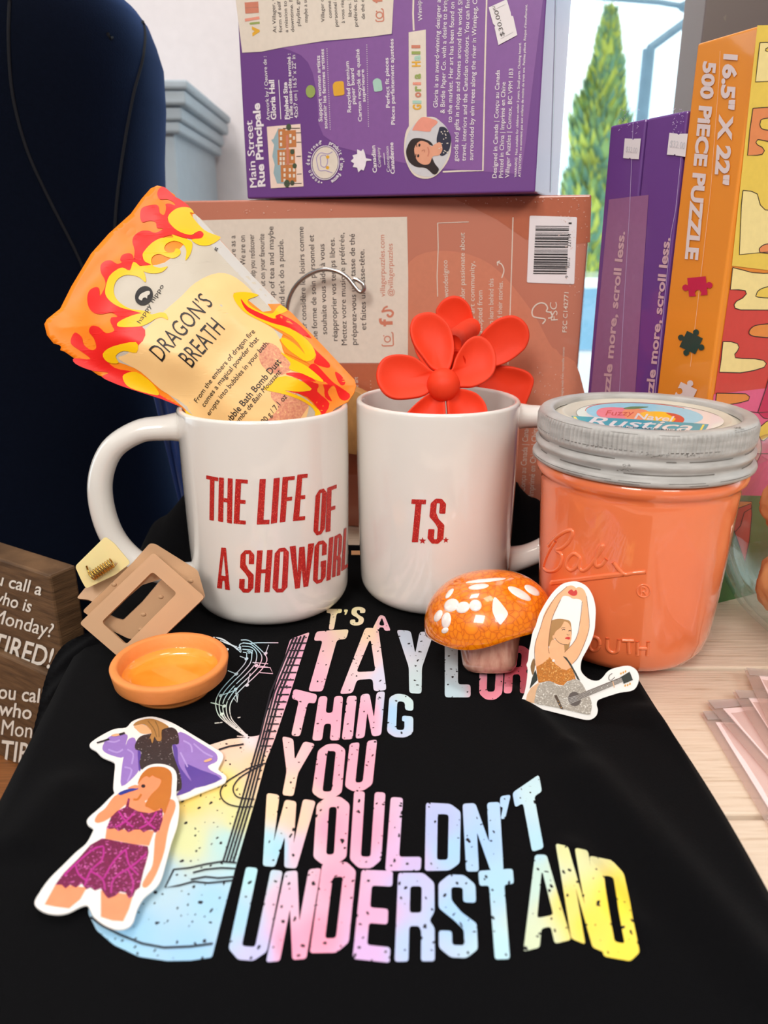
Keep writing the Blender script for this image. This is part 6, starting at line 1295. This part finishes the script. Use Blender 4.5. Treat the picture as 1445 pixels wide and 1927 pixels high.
T(A, W6, 'you call a', (-130, 292), (250, 386), 74, bold=.012); T(A, W6, 'cow who is', (-230, 372), (186, 488), 74, bold=.012); T(A, W6, 'on Monday?', (-190, 505), (312, 640), 84, bold=.012); T(A, W6, 'TIRED!', (-60, 725), (302, 826), 120, bold=.014)
A.obj('white_lettering', HANDW, sg1)
A = Art(SS2, .0004)
T(A, W6, 'you call', (-60, 1000), (262, 1036), 84, bold=.012); T(A, W6, 'who is', (-10, 1106), (290, 1150), 84, bold=.012); T(A, W6, 'Monday?', (10, 1226), (380, 1268), 92, bold=.006); T(A, W6, 'TIRED!', (2, 1378), (360, 1420), 118, bold=.014)
A.obj('white_lettering', HANDW, sg2)

# ------------------------------------------------------------------ dress form
NAVYV = M('navy velvet', (4, 7, 17), .85, .2, 500, bump=.15, bscale=900, sheen=.32, spec=.06)
NAVYV.node_tree.nodes['Principled BSDF'].inputs['Sheen Tint'].default_value = (.12, .25, .7, 1)
df = thing('dress_form', 'dark navy fabric dress form standing left of the peach puzzle box', 'dress form', (-.36, .62, -.118))
YM = .635
sil = [(212, -14), (246, 10), (268, 40), (282, 75), (296, 120), (301, 200), (299, 300), (302, 400), (306, 520), (316, 700), (330, 840), (345, 960), (352, 1080), (352, 1200)]
ring = []
for u, v in sil:
    p = at_y(u, v, YM); ring.append((p.x, p.z))
bot_x = ring[-1][0]; ring = [r for r in ring if r[1] > -.11] + [(ring[-1][0], -.1175)]
cxm = -.375; nseg = 72; vs = []
ring2 = [(cxm + (ring[0][0]-cxm)*k, ring[0][1] + dz) for k, dz in ((.02, .040), (.30, .038), (.52, .030), (.70, .020), (.86, .009))] + ring
for x, z in ring2:
    hw = x - cxm
    for j in range(nseg):
        a = 2*pi*j/nseg; ca, sa = cos(a), sin(a); e = .78
        vs.append((cxm + hw*math.copysign(abs(ca)**e, ca), YM + hw*.50*math.copysign(abs(sa)**e, sa), z))
fs = [(i*nseg+j, (i+1)*nseg+j, (i+1)*nseg+(j+1) % nseg, i*nseg+(j+1) % nseg) for i in range(len(ring2)-1) for j in range(nseg)]
mb = MB(); mb.add(vs, fs + [tuple(range(nseg)), tuple((len(ring2)-1)*nseg + j for j in range(nseg))[::-1]])
recalc(mb.obj('torso', NAVYV, df, True)); DS = bvh_surf(mb, .6)
SEAM = M('seam thread', (5, 7, 17), .9, .1)
for pts in ([(262, 20), (272, 60), (268, 110), (250, 180), (232, 280), (219, 380), (214, 480), (214, 640)], [(18, 0), (16, 80), (24, 180), (50, 280), (90, 370), (150, 490), (190, 600)]):
    mb = MB(); tube(mb, [DS(p[0], p[1], .0002) for p in catmull(pts, 5)], .0011, 8); mb.obj('seam', SEAM, df, True)
SAT = M('blue satin ribbon', (22, 48, 104), .35, .1, 30, sheen=.3, stretch=(8, 8, .5))
mb = MB(); rows = []
for v_ in range(735, 965, 12):
    k = (v_-735)/230; 
    for i in range(9):
        u = 286 + 55*k + (64 - 22*k)*i/8; p = at_y(u, v_, .565 - .006*sin(i*1.6+v_*.01)); rows.append(p)
n_ = len(range(735, 965, 12)); mb.add(rows, [(j*9+i, j*9+i+1, (j+1)*9+i+1, (j+1)*9+i) for j in range(n_-1) for i in range(8)])
o = mb.obj('satin_cloth', SAT, None, True, loc=at_y(330, 960, .565)); m_ = o.modifiers.new('s', 'SOLIDIFY'); m_.thickness = .001
tag(o, 'strip of blue satin cloth hanging between dress form and left mug', 'cloth')
